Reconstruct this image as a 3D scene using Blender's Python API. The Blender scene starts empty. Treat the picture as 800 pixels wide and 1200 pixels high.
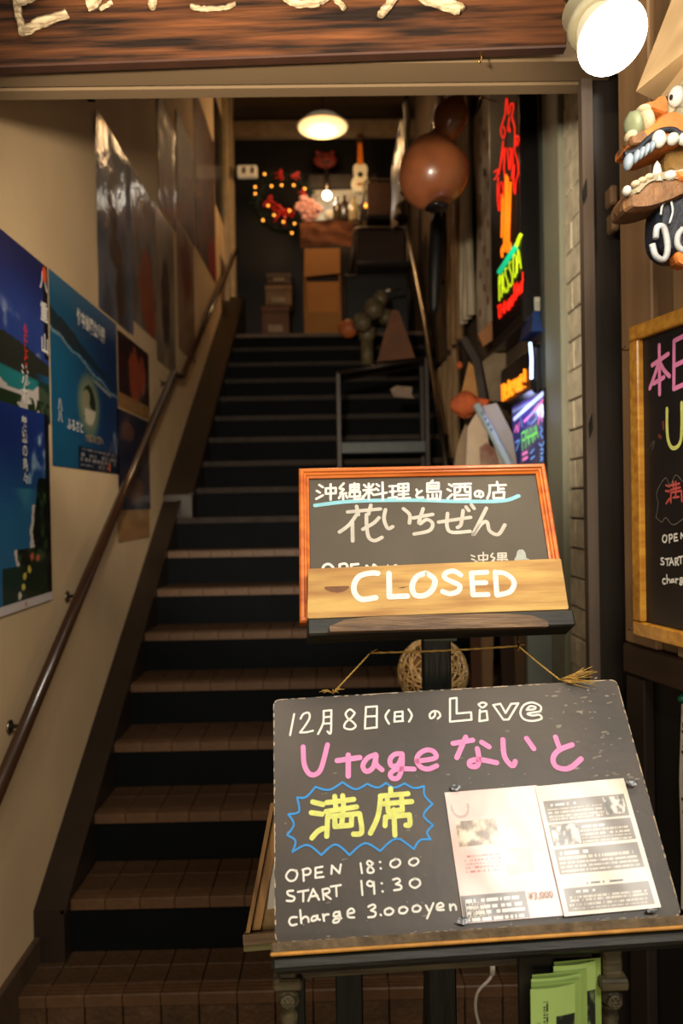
import bpy, math, random
import numpy as np
from mathutils import Vector, Matrix

S = bpy.context.scene
COL = S.collection
random.seed(7); RNG = np.random.default_rng(11)

# ------------------------------------------------------------------ camera
F = 933.0                      # focal length in pixels of the 800x1200 frame
CAMZ = 1.70
cam_d = bpy.data.cameras.new('camera'); cam = bpy.data.objects.new('camera', cam_d); COL.objects.link(cam)
cam_d.sensor_fit = 'VERTICAL'; cam_d.sensor_height = 36.0; cam_d.lens = 36.0 * F / 1200.0
cam_d.clip_start = 0.02
yaw, pitch, roll = math.atan(11 / F), -math.atan(10 / F), math.radians(1.0)
RM = Matrix.Rotation(-yaw, 3, 'Z') @ Matrix.Rotation(math.pi / 2 + pitch, 3, 'X') @ Matrix.Rotation(-roll, 3, 'Z')
CAM = Vector((0, 0, CAMZ))
cam.matrix_world = Matrix.Translation(CAM) @ RM.to_4x4()
S.camera = cam
cam_d.dof.use_dof = True; cam_d.dof.focus_distance = 1.42; cam_d.dof.aperture_fstop = 3.4

# ------------------------------------------------------------------ world, lights, exposure
S.view_settings.view_transform = 'Standard'; S.view_settings.look = 'None'
S.view_settings.gamma = 1.0; S.view_settings.use_curve_mapping = False
S.view_settings.exposure = 0.0
S.cycles.use_denoising = True
S.cycles.max_bounces = 6
w = bpy.data.worlds.new('night'); S.world = w; w.use_nodes = True
w.node_tree.nodes['Background'].inputs[0].default_value = (1.0, 0.83, 0.62, 1)
w.node_tree.nodes['Background'].inputs[1].default_value = 0.075

def area(name, loc, target, size, power, color, sy=None):
    l = bpy.data.lights.new(name, 'AREA'); l.energy = power; l.color = color
    l.shape = 'RECTANGLE'; l.size = size; l.size_y = sy or size
    o = bpy.data.objects.new(name, l); COL.objects.link(o); o.location = loc
    o.rotation_euler = (Vector(target) - Vector(loc)).to_track_quat('-Z', 'Y').to_euler(); return o
def spot(name, loc, target, power, color, ang=100, r=.03, blend=.6):
    l = bpy.data.lights.new(name, 'SPOT'); l.energy = power; l.color = color; l.spot_size = math.radians(ang)
    l.spot_blend = blend; l.shadow_soft_size = r
    o = bpy.data.objects.new(name, l); COL.objects.link(o); o.location = loc
    o.rotation_euler = (Vector(target) - Vector(loc)).to_track_quat('-Z', 'Y').to_euler(); return o
def point(name, loc, power, color, r=.05):
    l = bpy.data.lights.new(name, 'POINT'); l.energy = power; l.color = color; l.shadow_soft_size = r
    o = bpy.data.objects.new(name, l); COL.objects.link(o); o.location = loc; return o
WARM = (1.0, .78, .5); AMB = (1.0, .62, .3)
# street lighting behind the photographer: falls on the boards and gives the glare on the leaflets
area('street_light', (1.05, -1.15, 3.75), (.25, 1.2, 1.2), .9, 66, (1.0, .94, .84), .7)
area('opposite_fill', (-.9, -4.5, 1.6), (0, 2, 1.8), 2.6, 95, (1.0, .8, .56), 1.4)  # unseen soft fill added across the street to brighten walls and soffit
point('canopy_lamp', (-.35, .72, 2.34), 21, (1.0, .88, .73), .06)
# lamps of the shop front above the picture: one near the sign's left, one near its right end
spot('sign_lamp_west', (-1.25, 1.35, 3.35), (-.6, 1.92, 2.85), 4.5, WARM, 120)
spot('sign_lamp_east', (.42, 1.45, 3.15), (.5, 1.9, 2.85), 8, WARM, 130)
spot('stairwell_fill_spot', (-.2, .72, 2.27), (0.0, 4.0, 2.7), 240, (1.0, .84, .64), 66, .05, .45)  # added, unseen: brightens both stair walls while missing the boards
# ------------------------------------------------------------------ helpers
def ray(px, py):
    return (RM @ Vector(((px - 400) / F, (600 - py) / F, -1))).normalized()
def P(px, py, Y):
    r = ray(px, py); return CAM + r * (Y / r.y)
def HX(px, py, X):
    r = ray(px, py); return CAM + r * (X / r.x)
def hit(px, py, o, n):
    r = ray(px, py); return CAM + r * ((o - CAM).dot(n) / r.dot(n))

def lin(c):
    def f(v):
        v = v / 255.0
        return v / 12.92 if v <= .04045 else ((v + .055) / 1.055) ** 2.4
    return (f(c[0]), f(c[1]), f(c[2]), 1.0)

MATS = {}
def mat(name, col, rough=.6, metal=0.0, var=.25, scale=12, stretch=(1, 1, 1), bump=0.0, bscale=None, col2=None, emis=0.0, coat=0.0,
        spec=.4, trans=0.0, alpha=1.0, contrast=(.35, .65), detail=6):
    if name in MATS: return MATS[name]
    m = bpy.data.materials.new(name); m.use_nodes = True; nt = m.node_tree; N = nt.nodes; L = nt.links
    b = N['Principled BSDF']; c = lin(col)
    b.inputs['Roughness'].default_value = rough; b.inputs['Metallic'].default_value = metal
    b.inputs['Specular IOR Level'].default_value = spec; b.inputs['Coat Weight'].default_value = coat
    b.inputs['Coat Roughness'].default_value = .15
    b.inputs['Transmission Weight'].default_value = trans; b.inputs['Alpha'].default_value = alpha
    tc = N.new('ShaderNodeTexCoord'); mp = N.new('ShaderNodeMapping'); L.new(tc.outputs['Object'], mp.inputs[0])
    mp.inputs['Scale'].default_value = stretch
    nz = N.new('ShaderNodeTexNoise'); nz.inputs['Scale'].default_value = scale; nz.inputs['Detail'].default_value = detail
    L.new(mp.outputs[0], nz.inputs['Vector'])
    if var > 0 or col2:
        cr = N.new('ShaderNodeValToRGB')
        a = lin(col2) if col2 else tuple(x * (1 - var) for x in c[:3]) + (1,)
        cr.color_ramp.elements[0].color = a; cr.color_ramp.elements[0].position = contrast[0]
        cr.color_ramp.elements[1].color = c; cr.color_ramp.elements[1].position = contrast[1]
        L.new(nz.outputs[0], cr.inputs[0]); L.new(cr.outputs[0], b.inputs['Base Color'])
        if emis: L.new(cr.outputs[0], b.inputs['Emission Color'])
    else:
        b.inputs['Base Color'].default_value = c
        if emis: b.inputs['Emission Color'].default_value = c
    if emis: b.inputs['Emission Strength'].default_value = emis
    if bump:
        n2 = N.new('ShaderNodeTexNoise'); n2.inputs['Scale'].default_value = bscale or scale * 3; n2.inputs['Detail'].default_value = 8
        L.new(mp.outputs[0], n2.inputs['Vector'])
        bp = N.new('ShaderNodeBump'); bp.inputs['Strength'].default_value = bump; bp.inputs['Distance'].default_value = .01
        L.new(n2.outputs[0], bp.inputs['Height']); L.new(bp.outputs[0], b.inputs['Normal'])
        if coat: L.new(bp.outputs[0], b.inputs['Coat Normal'])
    MATS[name] = m; return m
def wood(name, col, col2, axis='x', rough=.55, scale=9, bump=.25, coat=0.0, contrast=(.35, .65)):
    st = {'x': (1, 9, 9), 'y': (9, 1, 9), 'z': (9, 9, 1)}[axis]
    return mat(name, col, rough, 0, .3, scale, st, bump, scale * 2.5, col2, coat=coat, contrast=contrast)
def attr_mat(name, rough=.35, coat=.5, emis=0.0, bump=.1, bscale=6, crough=.12):
    if name in MATS: return MATS[name]
    m = bpy.data.materials.new(name); m.use_nodes = True; nt = m.node_tree; N = nt.nodes; L = nt.links
    b = N['Principled BSDF']; a = N.new('ShaderNodeAttribute'); a.attribute_name = 'print'
    L.new(a.outputs[0], b.inputs['Base Color']); b.inputs['Roughness'].default_value = rough
    b.inputs['Coat Weight'].default_value = coat; b.inputs['Coat Roughness'].default_value = crough
    b.inputs['Specular IOR Level'].default_value = .3
    if emis: L.new(a.outputs[0], b.inputs['Emission Color']); b.inputs['Emission Strength'].default_value = emis
    if bump:
        tc = N.new('ShaderNodeTexCoord'); n2 = N.new('ShaderNodeTexNoise'); n2.inputs['Scale'].default_value = bscale
        n2.inputs['Detail'].default_value = 3
        L.new(tc.outputs['Object'], n2.inputs['Vector']); bp = N.new('ShaderNodeBump')
        bp.inputs['Strength'].default_value = bump; bp.inputs['Distance'].default_value = .03
        L.new(n2.outputs[0], bp.inputs['Height']); L.new(bp.outputs[0], b.inputs['Coat Normal']); L.new(bp.outputs[0], b.inputs['Normal'])
    MATS[name] = m; return m

FR = {}
def frame_of(o):
    return FR.get(o.name, Matrix.Identity(4))
def tag(o, label=None, cat=None, group=None, kind=None):
    if label: o['label'] = label
    if cat: o['category'] = cat
    if group: o['group'] = group
    if kind: o['kind'] = kind
    return o
def thing(name, label, cat, loc=None, M=None, group=None, kind=None):
    o = bpy.data.objects.new(name, None); COL.objects.link(o); o.empty_display_size = .05
    M = M if M is not None else Matrix.Translation(Vector(loc))
    o.matrix_world = M; FR[o.name] = M.copy()
    return tag(o, label, cat, group, kind)

class MB:
    def __init__(s): s.v = []; s.f = []; s.mi = []; s.sm = []
    def add(s, vs, fs, mi=0, smooth=False):
        k = len(s.v); s.v += [Vector(a) for a in vs]
        for f in fs: s.f.append([i + k for i in f]); s.mi.append(mi); s.sm.append(smooth)
        return s
    def hexa(s, p, mi=0):       # p: 8 corners, bottom 4 (ccw) then top 4
        return s.add(p, [(3, 2, 1, 0), (4, 5, 6, 7), (0, 1, 5, 4), (1, 2, 6, 5), (2, 3, 7, 6), (3, 0, 4, 7)], mi)
    def box(s, a, b, mi=0, M=None, bev=0.0):
        x0, y0, z0 = a; x1, y1, z1 = b
        if bev > 0:
            cx = ((x0 + x1) / 2, (y0 + y1) / 2, (z0 + z1) / 2); h = (abs(x1 - x0) / 2, abs(y1 - y0) / 2, abs(z1 - z0) / 2)
            bev = min(bev, min(h) * .9)
            vs = []; idx = {}
            for sx in (-1, 1):
                for sy in (-1, 1):
                    for sz in (-1, 1):
                        for ax in range(3):
                            q = [h[0] * sx, h[1] * sy, h[2] * sz]
                            for j in range(3):
                                if j != ax: q[j] -= (sx, sy, sz)[j] * bev
                            idx[(sx, sy, sz, ax)] = len(vs)
                            vs.append(Vector(cx) + Vector(q))
            fs = []
            for ax in range(3):
                o1, o2 = [j for j in range(3) if j != ax]
                for sg in (-1, 1):
                    def k(a_, b_):
                        t = [0, 0, 0]; t[ax] = sg; t[o1] = a_; t[o2] = b_; return idx[(t[0], t[1], t[2], ax)]
                    fs.append([k(-1, -1), k(1, -1), k(1, 1), k(-1, 1)])
            for ax in range(3):     # edges parallel to ax
                o1, o2 = [j for j in range(3) if j != ax]
                for s1 in (-1, 1):
                    for s2 in (-1, 1):
                        def kk(e, who):
                            t = [0, 0, 0]; t[ax] = e; t[o1] = s1; t[o2] = s2; return idx[(t[0], t[1], t[2], who)]
                        fs.append([kk(-1, o1), kk(1, o1), kk(1, o2), kk(-1, o2)])
            for sx in (-1, 1):
                for sy in (-1, 1):
                    for sz in (-1, 1): fs.append([idx[(sx, sy, sz, a_)] for a_ in range(3)])
            if M: vs = [M @ v for v in vs]
            return s.add(vs, fs, mi)
        p = [Vector(q) for q in ((x0, y0, z0), (x1, y0, z0), (x1, y1, z0), (x0, y1, z0), (x0, y0, z1), (x1, y0, z1), (x1, y1, z1), (x0, y1, z1))]
        if M: p = [M @ q for q in p]
        return s.hexa(p, mi)
    def tube(s, pts, r, n=8, mi=0, caps=True, smooth=True):
        pts = [Vector(p) for p in pts]; rs = r if isinstance(r, (list, tuple)) else [r] * len(pts)
        k = len(s.v); up = None
        for i, p in enumerate(pts):
            t = (pts[min(i + 1, len(pts) - 1)] - pts[max(i - 1, 0)]).normalized()
            if up is None: up = Vector((0, 0, 1)) if abs(t.z) < .9 else Vector((1, 0, 0))
            a = t.cross(up).normalized(); b = a.cross(t).normalized(); up = b
            for j in range(n):
                w_ = 2 * math.pi * j / n; s.v.append(p + (a * math.cos(w_) + b * math.sin(w_)) * rs[i])
        for i in range(len(pts) - 1):
            for j in range(n):
                s.f.append([k + i * n + j, k + i * n + (j + 1) % n, k + (i + 1) * n + (j + 1) % n, k + (i + 1) * n + j]); s.mi.append(mi); s.sm.append(smooth)
        if caps:
            s.f.append([k + j for j in range(n)][::-1]); s.mi.append(mi); s.sm.append(False)
            e = k + (len(pts) - 1) * n; s.f.append([e + j for j in range(n)]); s.mi.append(mi); s.sm.append(False)
        return s
    def lathe(s, prof, M, n=20, mi=0, smooth=True):    # prof: (r, z)
        k = len(s.v)
        for r, z in prof:
            for j in range(n):
                a = 2 * math.pi * j / n; s.v.append(M @ Vector((r * math.cos(a), r * math.sin(a), z)))
        for i in range(len(prof) - 1):
            for j in range(n):
                s.f.append([k + i * n + j, k + i * n + (j + 1) % n, k + (i + 1) * n + (j + 1) % n, k + (i + 1) * n + j]); s.mi.append(mi); s.sm.append(smooth)
        s.f.append([k + j for j in range(n)][::-1]); s.mi.append(mi); s.sm.append(False)
        e = k + (len(prof) - 1) * n; s.f.append([e + j for j in range(n)]); s.mi.append(mi); s.sm.append(False)
        return s
    def prism(s, out, M, d0, d1, mi=0, smooth=False):  # out: 2d outline in M's xy, extruded along z
        n = len(out); vs = [M @ Vector((x, y, d0)) for x, y in out] + [M @ Vector((x, y, d1)) for x, y in out]
        fs = [list(range(n))[::-1], list(range(n, 2 * n))] + [[i, (i + 1) % n, n + (i + 1) % n, n + i] for i in range(n)]
        return s.add(vs, fs, mi, smooth)
    def ball(s, c, r, M=None, mi=0, nu=14, nv=9, noise=0.0, seed=0):
        rx, ry, rz = r if isinstance(r, (tuple, list)) else (r, r, r); R = M or Matrix.Identity(3); c = Vector(c); k = len(s.v)
        rnd = random.Random(seed)
        ph = [rnd.uniform(0, 6.28) for _ in range(6)]
        for i in range(nv + 1):
            th = math.pi * i / nv
            for j in range(nu):
                a = 2 * math.pi * j / nu
                q = 1 + noise * (math.sin(3 * a + ph[0]) * math.sin(2 * th + ph[1]) + .6 * math.sin(5 * a + ph[2] + 3 * th) * math.sin(th))
                s.v.append(c + R @ Vector((rx * math.sin(th) * math.cos(a) * q, ry * math.sin(th) * math.sin(a) * q, rz * math.cos(th) * q)))
        for i in range(nv):
            for j in range(nu):
                s.f.append([k + i * nu + j, k + (i + 1) * nu + j, k + (i + 1) * nu + (j + 1) % nu, k + i * nu + (j + 1) % nu]); s.mi.append(mi); s.sm.append(True)
        return s
    def build(s, name, mats, parent=None, local=False, label=None, cat=None, group=None, kind=None, fixn=True):
        if not isinstance(mats, (list, tuple)): mats = [mats]
        me = bpy.data.meshes.new(name)
        if parent is not None:
            M = frame_of(parent); vs = s.v if local else [M.inverted() @ v for v in s.v]; o_loc = None
        else:
            lo = Vector([min(v[i] for v in s.v) for i in range(3)]); hi = Vector([max(v[i] for v in s.v) for i in range(3)])
            o_loc = Vector(((lo.x + hi.x) / 2, (lo.y + hi.y) / 2, lo.z)); vs = [v - o_loc for v in s.v]; M = Matrix.Translation(o_loc)
        me.from_pydata([tuple(v) for v in vs], [], s.f)
        for m in mats: me.materials.append(m)
        me.polygons.foreach_set('material_index', s.mi); me.polygons.foreach_set('use_smooth', s.sm)
        me.update()
        if fixn:
            import bmesh
            bm = bmesh.new(); bm.from_mesh(me); bmesh.ops.recalc_face_normals(bm, faces=bm.faces); bm.to_mesh(me); bm.free()
        o = bpy.data.objects.new(name, me); COL.objects.link(o)
        if parent is not None: o.parent = parent
        else: o.location = o_loc
        FR[o.name] = M.copy()
        return tag(o, label, cat, group, kind)

def spline(pts, k=5):
    if len(pts) < 3: return list(pts)
    o = []; n = len(pts)
    for i in range(n - 1):
        p0 = pts[max(i - 1, 0)]; p1 = pts[i]; p2 = pts[i + 1]; p3 = pts[min(i + 2, n - 1)]
        for j in range(k):
            t = j / k
            o.append(tuple(.5 * ((2 * p1[a]) + (-p0[a] + p2[a]) * t + (2 * p0[a] - 5 * p1[a] + 4 * p2[a] - p3[a]) * t * t + (-p0[a] + 3 * p1[a] - 3 * p2[a] + p3[a]) * t ** 3) for a in range(len(p1))))
    o.append(tuple(pts[-1])); return o

def quad_frame(tl, tr, br, bl, depth):
    """photo corners of a parallelogram board -> frame at its lower left corner; DEPTH: distance Y of that corner"""
    r = [ray(*c) for c in (bl, br, tr, tl)]
    A = np.array([[r[1].x, -r[2].x, r[3].x], [r[1].y, -r[2].y, r[3].y], [r[1].z, -r[2].z, r[3].z]])
    d = np.linalg.solve(A, np.array(list(r[0])))
    d0 = depth / r[0].y
    p = [CAM + r[0] * d0] + [CAM + r[i + 1] * float(d[i]) * d0 for i in range(3)]
    ex = (p[1] - p[0]).normalized(); n = ex.cross(p[3] - p[0]).normalized()
    if n.dot(CAM - p[0]) < 0: n = -n
    ey = n.cross(ex).normalized()
    M = Matrix(((ex.x, ey.x, n.x, p[0].x), (ex.y, ey.y, n.y, p[0].y), (ex.z, ey.z, n.z, p[0].z), (0, 0, 0, 1)))
    loc = [(M.inverted() @ q).xy for q in p]      # bl, br, tr, tl in board coordinates
    print('quad', [tuple(round(c, 3) for c in l) for l in loc], 'n', tuple(round(c, 2) for c in n), 'Y', [round(q.y, 2) for q in p])
    return M, loc
def to_uv(M, px, py):
    h = hit(px, py, M.translation, M.to_3x3() @ Vector((0, 0, 1))); q = M.inverted() @ h; return (q.x, q.y)
def mpp(M, px, py):     # metres per photo pixel on the board
    a = Vector(to_uv(M, px, py)); b = Vector(to_uv(M, px + 1, py)); c = Vector(to_uv(M, px, py + 1))
    return ((b - a).length * (c - a).length) ** .5

RIB = [0]
def ribbons(mb, lines, width, off, smooth=True, mi=0, cap=6):
    """lines in board coordinates -> flat strokes with round ends, slightly above the board"""
    h = width / 2
    for ln in lines:
        q = spline(ln, 5) if smooth and len(ln) > 2 else list(ln)
        q = [Vector((a[0], a[1])) for a in q]; q = [p for i, p in enumerate(q) if i == 0 or (p - q[i - 1]).length > 1e-6]
        RIB[0] = (RIB[0] + 1) % 12; z = off + RIB[0] * 2.5e-5
        n = len(q); T = [(q[min(i + 1, n - 1)] - q[max(i - 1, 0)]).normalized() for i in range(n)]
        L_ = []; R_ = []
        for p, t in zip(q, T):
            nn = Vector((-t.y, t.x)) * h; L_.append(p + nn); R_.append(p - nn)
        vs = [(p.x, p.y, z) for p in L_] + [(p.x, p.y, z) for p in R_]
        mb.add(vs, [(i, n + i, n + i + 1, i + 1) for i in range(n - 1)], mi)
        for p, t, sg in ((q[0], -T[0], 1), (q[-1], T[-1], 1)):
            a0 = math.atan2(t.y, t.x)
            mb.add([(p.x + h * math.cos(a0 - math.pi / 2 + math.pi * k / cap), p.y + h * math.sin(a0 - math.pi / 2 + math.pi * k / cap), z) for k in range(cap + 1)], [list(range(cap + 1))], mi)
def strokes(M, crop, lines, width, off=.0008, smooth=True, mb=None, mi=0):
    """lines in the coordinates of an enlarged crop (ox, oy, scale)"""
    ox, oy, s = crop; mb = mb or MB()
    L = [[to_uv(M, ox + a / s, oy + b / s) for a, b in ln] for ln in lines]
    cx = ox + lines[0][0][0] / s; cy = oy + lines[0][0][1] / s
    ribbons(mb, L, width / s * mpp(M, cx, cy), off, smooth, mi); return mb

def text_mesh(body, size, M, name, material, parent, extr=.0003, align='LEFT', bold=0.0, space=1.0, sx=1.0, **kw):
    c = bpy.data.curves.new('t', 'FONT'); c.body = body; c.size = size; c.align_x = align; c.extrude = 0; c.offset = bold; c.space_line = space
    t = bpy.data.objects.new('t', c); COL.objects.link(t)
    dg = bpy.context.evaluated_depsgraph_get()
    me = bpy.data.meshes.new_from_object(t.evaluated_get(dg)); bpy.data.objects.remove(t); bpy.data.curves.remove(c)
    me.name = name; me.transform(Matrix.Diagonal((sx, 1, 1, 1)))
    me.transform(frame_of(parent).inverted() @ M); me.materials.clear(); me.materials.append(material)
    o = bpy.data.objects.new(name, me); COL.objects.link(o); o.parent = parent
    return tag(o, **kw)

def vnoise(u, v, sc, seed=0, oct=4):
    """smooth value noise on arrays"""
    out = np.zeros_like(u); amp = 1; tot = 0; rg = np.random.default_rng(seed)
    for k in range(oct):
        g = rg.random((64, 64)); x = (u * sc) % 63; y = (v * sc) % 63
        i = x.astype(int); j = y.astype(int); fx = x - i; fy = y - j; fx = fx * fx * (3 - 2 * fx); fy = fy * fy * (3 - 2 * fy)
        i1 = (i + 1) % 64; j1 = (j + 1) % 64
        out += amp * (g[i, j] * (1 - fx) * (1 - fy) + g[i1, j] * fx * (1 - fy) + g[i, j1] * (1 - fx) * fy + g[i1, j1] * fx * fy)
        tot += amp; amp *= .5; sc *= 2
    return out / tot
def mixc(a, b, t):
    return a * (1 - t[..., None]) + b * t[..., None]
def C(*c): return np.array(c, float)
def ss(a, b, x): t = np.clip((x - a) / (b - a), 0, 1); return t * t * (3 - 2 * t)

def printed(name, M, W, H, fn, nu, nv, material, parent, bow=None, **kw):
    """a sheet with its print as a colour attribute; fn(u, v) -> sRGB 0..255; bow(u, v) -> height in metres"""
    me = bpy.data.meshes.new(name)
    U, V = np.meshgrid(np.linspace(0, 1, nu + 1), np.linspace(0, 1, nv + 1))
    z = bow(U, V) if bow else np.zeros_like(U)
    co = np.stack([U * W, V * H, z + .0006], -1).reshape(-1, 3)
    A = np.array(frame_of(parent).inverted() @ M) if parent is not None else np.array(M)
    co = co @ A[:3, :3].T + A[:3, 3]
    base = 0
    k = np.arange((nu + 1) * (nv + 1)).reshape(nv + 1, nu + 1)
    f = np.stack([k[:-1, :-1], k[:-1, 1:], k[1:, 1:], k[1:, :-1]], -1).reshape(-1, 4)
    me.from_pydata(co.tolist(), [], f.tolist())
    rgb = np.clip(fn(U, V), 0, 255) / 255.0
    rgb = np.where(rgb <= .04045, rgb / 12.92, ((rgb + .055) / 1.055) ** 2.4)
    at = me.color_attributes.new('print', 'FLOAT_COLOR', 'POINT')
    arr = np.concatenate([rgb.reshape(-1, 3), np.ones(((nu + 1) * (nv + 1), 1))], 1).astype(np.float32)
    at.data.foreach_set('color', arr.ravel()); me.materials.append(material)
    me.polygons.foreach_set('use_smooth', [True] * len(me.polygons))
    o = bpy.data.objects.new(name, me); COL.objects.link(o)
    if parent is not None: o.parent = parent; FR[o.name] = frame_of(parent)
    return tag(o, **kw)
# ================================================================== THE SETTING
m_plaster = mat('cream plaster', (224, 194, 150), .85, var=.16, scale=1.6, bump=.12, bscale=30)
m_concrete = mat('dark concrete', (38, 33, 28), .8, var=.35, scale=4, bump=.2)
m_riser = mat('dark blue riser', (5, 9, 12), .75, var=.35, scale=5, bump=.08, spec=.12)
m_tile = mat('brown clay tile', (84, 60, 38), .5, var=.4, scale=9, bump=.5, bscale=55)
m_nosed = mat('shade-darkened nosing strip', (50, 42, 35), .6, var=.3, scale=12, spec=.15)  # upper nosings: dimness of the higher stairs put into a darker tile colour
m_nose = mat('ribbed nosing tile', (94, 66, 42), .45, var=.35, scale=14, bump=.15)
m_stringer = mat('dark brown stringer paint', (44, 34, 26), .35, var=.3, scale=4)
m_ceiling = mat('brown ceiling board', (112, 86, 56), .8, var=.2, scale=2)
m_lintel = mat('beige lintel paint', (112, 92, 66), .7, var=.12, scale=2, bump=.05)
m_black = mat('matt black', (12, 11, 10), .6, var=.3)
m_backwall = mat('back room charcoal wall', (30, 27, 24), .55, var=.3, scale=3)

def nose(n):
    return (2.47, .183) if n < 0 else (2.713 + .2855 * n, .364 + .181 * n)
stairs = thing('staircase', None, None, (0, 2.47, 0), kind='structure')
prof = [(2.485, -.05)]
for n in range(-1, 17):
    y, z = nose(n); prof += [(y + .012, prof[-1][1] if n > -1 else -.05), (y + .012, z - .018)]
prof += [(9.0, nose(16)[1] - .018), (9.0, -.05)]
MX = Matrix(((0, 0, 1, 0), (1, 0, 0, 0), (0, 1, 0, 0), (0, 0, 0, 1)))
MB().prism(prof, MX, -1.02, .93).build('stair_body', m_riser, stairs, kind='structure')
XJ = [-.798 + .1187 * j for j in range(-1, 15)]
XJ = [x for x in XJ if x < .90] + [.93]
nose_me = {}
def share(name, me, parent, world_loc, mats=None):
    o = bpy.data.objects.new(name, me); COL.objects.link(o); o.parent = parent
    o.location = frame_of(parent).inverted() @ Vector(world_loc); return o
def nosing_mesh(w_):
    k = round(w_, 3)
    if k in nose_me: return nose_me[k]
    # cross-section in (y, z): front drop, then three anti-slip ribs
    s = [(0, -.036), (0, -.003), (.003, 0), (.012, 0), (.012, -.003), (.018, -.003), (.018, .0015), (.026, .0015), (.026, -.003), (.034, -.003), (.034, .0015),
         (.042, .0015), (.042, -.003), (.05, -.003), (.05, 0), (.06, 0), (.06, -.018), (.012, -.018), (.012, -.036)]
    b = MB().prism(s, MX, .0015, w_ - .0015)
    me = bpy.data.meshes.new('nosing_tile'); me.from_pydata([tuple(v) for v in b.v], [], b.f); me.materials.append(m_nose)
    nose_me[k] = me; return me
tile_me = {}
def tile_mesh(w_, d):
    k = (round(w_, 3), round(d, 3))
    if k in tile_me: return tile_me[k]
    b = MB().box((.002, .002, -.016), (w_ - .002, d - .002, 0), bev=.002)
    me = bpy.data.meshes.new('tread_tile'); me.from_pydata([tuple(v) for v in b.v], [], b.f); me.materials.append(m_tile)
    tile_me[k] = me; return me
for n in range(-1, 16):
    y, z = nose(n); y1 = nose(n + 1)[0] + .01
    x0s = ([-1.005] if n < 0 else []) + XJ
    if n < 7:
        for a, b_ in zip(x0s[:-1], x0s[1:]):
            share('nosing_tile', nosing_mesh(b_ - a), stairs, (a, y, z))
            if n < 5:
                d = (y1 - y - .06) / (1 if n > 1 else 2)
                for r_ in range(1 if n > 1 else 2):
                    t_ = share('tread_tile', tile_mesh(b_ - a, d), stairs, (a, y + .06 + r_ * d, z - random.uniform(0, .0012)))
    else:
        b = MB()
        for a, b_ in zip(XJ[:-1], XJ[1:]):
            b.box((a + .001, y, z - .034), (b_ - .001, y + .05, z))
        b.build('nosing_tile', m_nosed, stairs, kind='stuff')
    if n >= 5:
        b = MB()
        for a, b_ in zip(XJ[:-1], XJ[1:]): b.box((a + .001, y + .06, z - .017), (b_ - .001, y1, z - .001))
        b.build('tread_tile', m_tile, stairs, kind='stuff')
b = MB()
y, z = nose(16); b.box((-.93, y, z - .034), (.93, y + .06, z)); b.box((-.93, y + .06, z - .017), (.93, 8.9, z - .001)); b.build('landing_edge', m_nose, stairs)
# riser tiles below the first step
for a, b_ in zip([-1.005] + XJ[:-1], XJ):
    MB().box((a + .002, 2.474, .0), (b_ - .002, 2.486, .145), bev=.002).build('riser_tile', m_tile, stairs)

MB().box((-3, -3, -.06), (3, 9, 0)).build('floor', mat('street paving', (120, 108, 94), .8, var=.3, scale=6), kind='structure')
MB().box((-1.14, 1.93, 0), (-1.02, 8.45, 6.6)).build('wall_left', m_plaster, kind='structure')
# stringers on the left, lower one with a blunt foot, upper one further in
def stringer(name, xa, xb, y0, y1, lift, foot):
    zl = lambda yy: .364 + (yy - 2.713) * .181 / .2855 + lift
    b = MB(); out = [(y0, zl(y0)), (y1, zl(y1)), (y1, zl(y1) - .3), (y0 + .1, foot), (y0, foot)]
    b.prism(out, MX, xa, xb); b.box((xb - .016, y0 - .004, zl(y0) + .001), (xb, y0 + .01, zl(y0) + .006))
    e = MB().prism([(p, q + .006) for p, q in out[:2]] + [(p, q - .012) for p, q in out[1::-1]], MX, xb - .012, xb + .006)
    o = b.build(name, m_stringer, kind='structure'); e.build('edge_bead', m_stringer, o)
stringer('trim_1', -1.02, -.918, 2.655, 4.82, .03, .183)
stringer('trim_2', -1.02, -.845, 4.82, 8.0, .07, 1.35)
MB().box((-1.02, 1.95, 0), (-1.0, 2.66, .27), bev=.004).build('baseboard_left', mat('brown skirting', (84, 64, 46), .6, var=.3), kind='structure')
MB().box((.86, 3.4, .2), (.93, 8.0, .3)).build('baseboard_right', m_stringer, kind='structure')
wr = MB().box((.93, 2.12, 0), (1.05, 9.0, 6.6)).build('wall_right', mat('stained brown plaster', (96, 78, 58), .85, var=.4, scale=3), kind='structure')
# pale bricks on the right-hand wall just inside the door
m_brick = mat('pale painted brick', (232, 220, 190), .8, var=.3, scale=18, bump=.35, bscale=60)
for c_ in range(31):
    z0 = .62 + c_ * .112; off = (c_ % 2) * .12
    ys = [2.5] + [v for v in (2.72 - off, 2.98 - off) if 2.55 < v < 3.02] + [3.065]
    for a, b_ in zip(ys[:-1], ys[1:]):
        d = random.uniform(.012, .018)
        MB().box((.93 - d, a + .0035, z0 + .004), (.935, b_ - .0035, z0 + .108), bev=.003).build('brick', m_brick, wr)
trim = MB().box((.895, 3.07, 0), (.93, 3.3, 4.6), bev=.006)
trim.build('trim_3', mat('grey green painted jamb', (150, 152, 132), .6, var=.15, scale=3, bump=.05), kind='structure')
MB().box((.885, 3.305, 0), (.93, 3.335, 4.6), bev=.004).build('trim_4', mat('dark green jamb edge', (44, 50, 46), .6), kind='structure')
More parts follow.
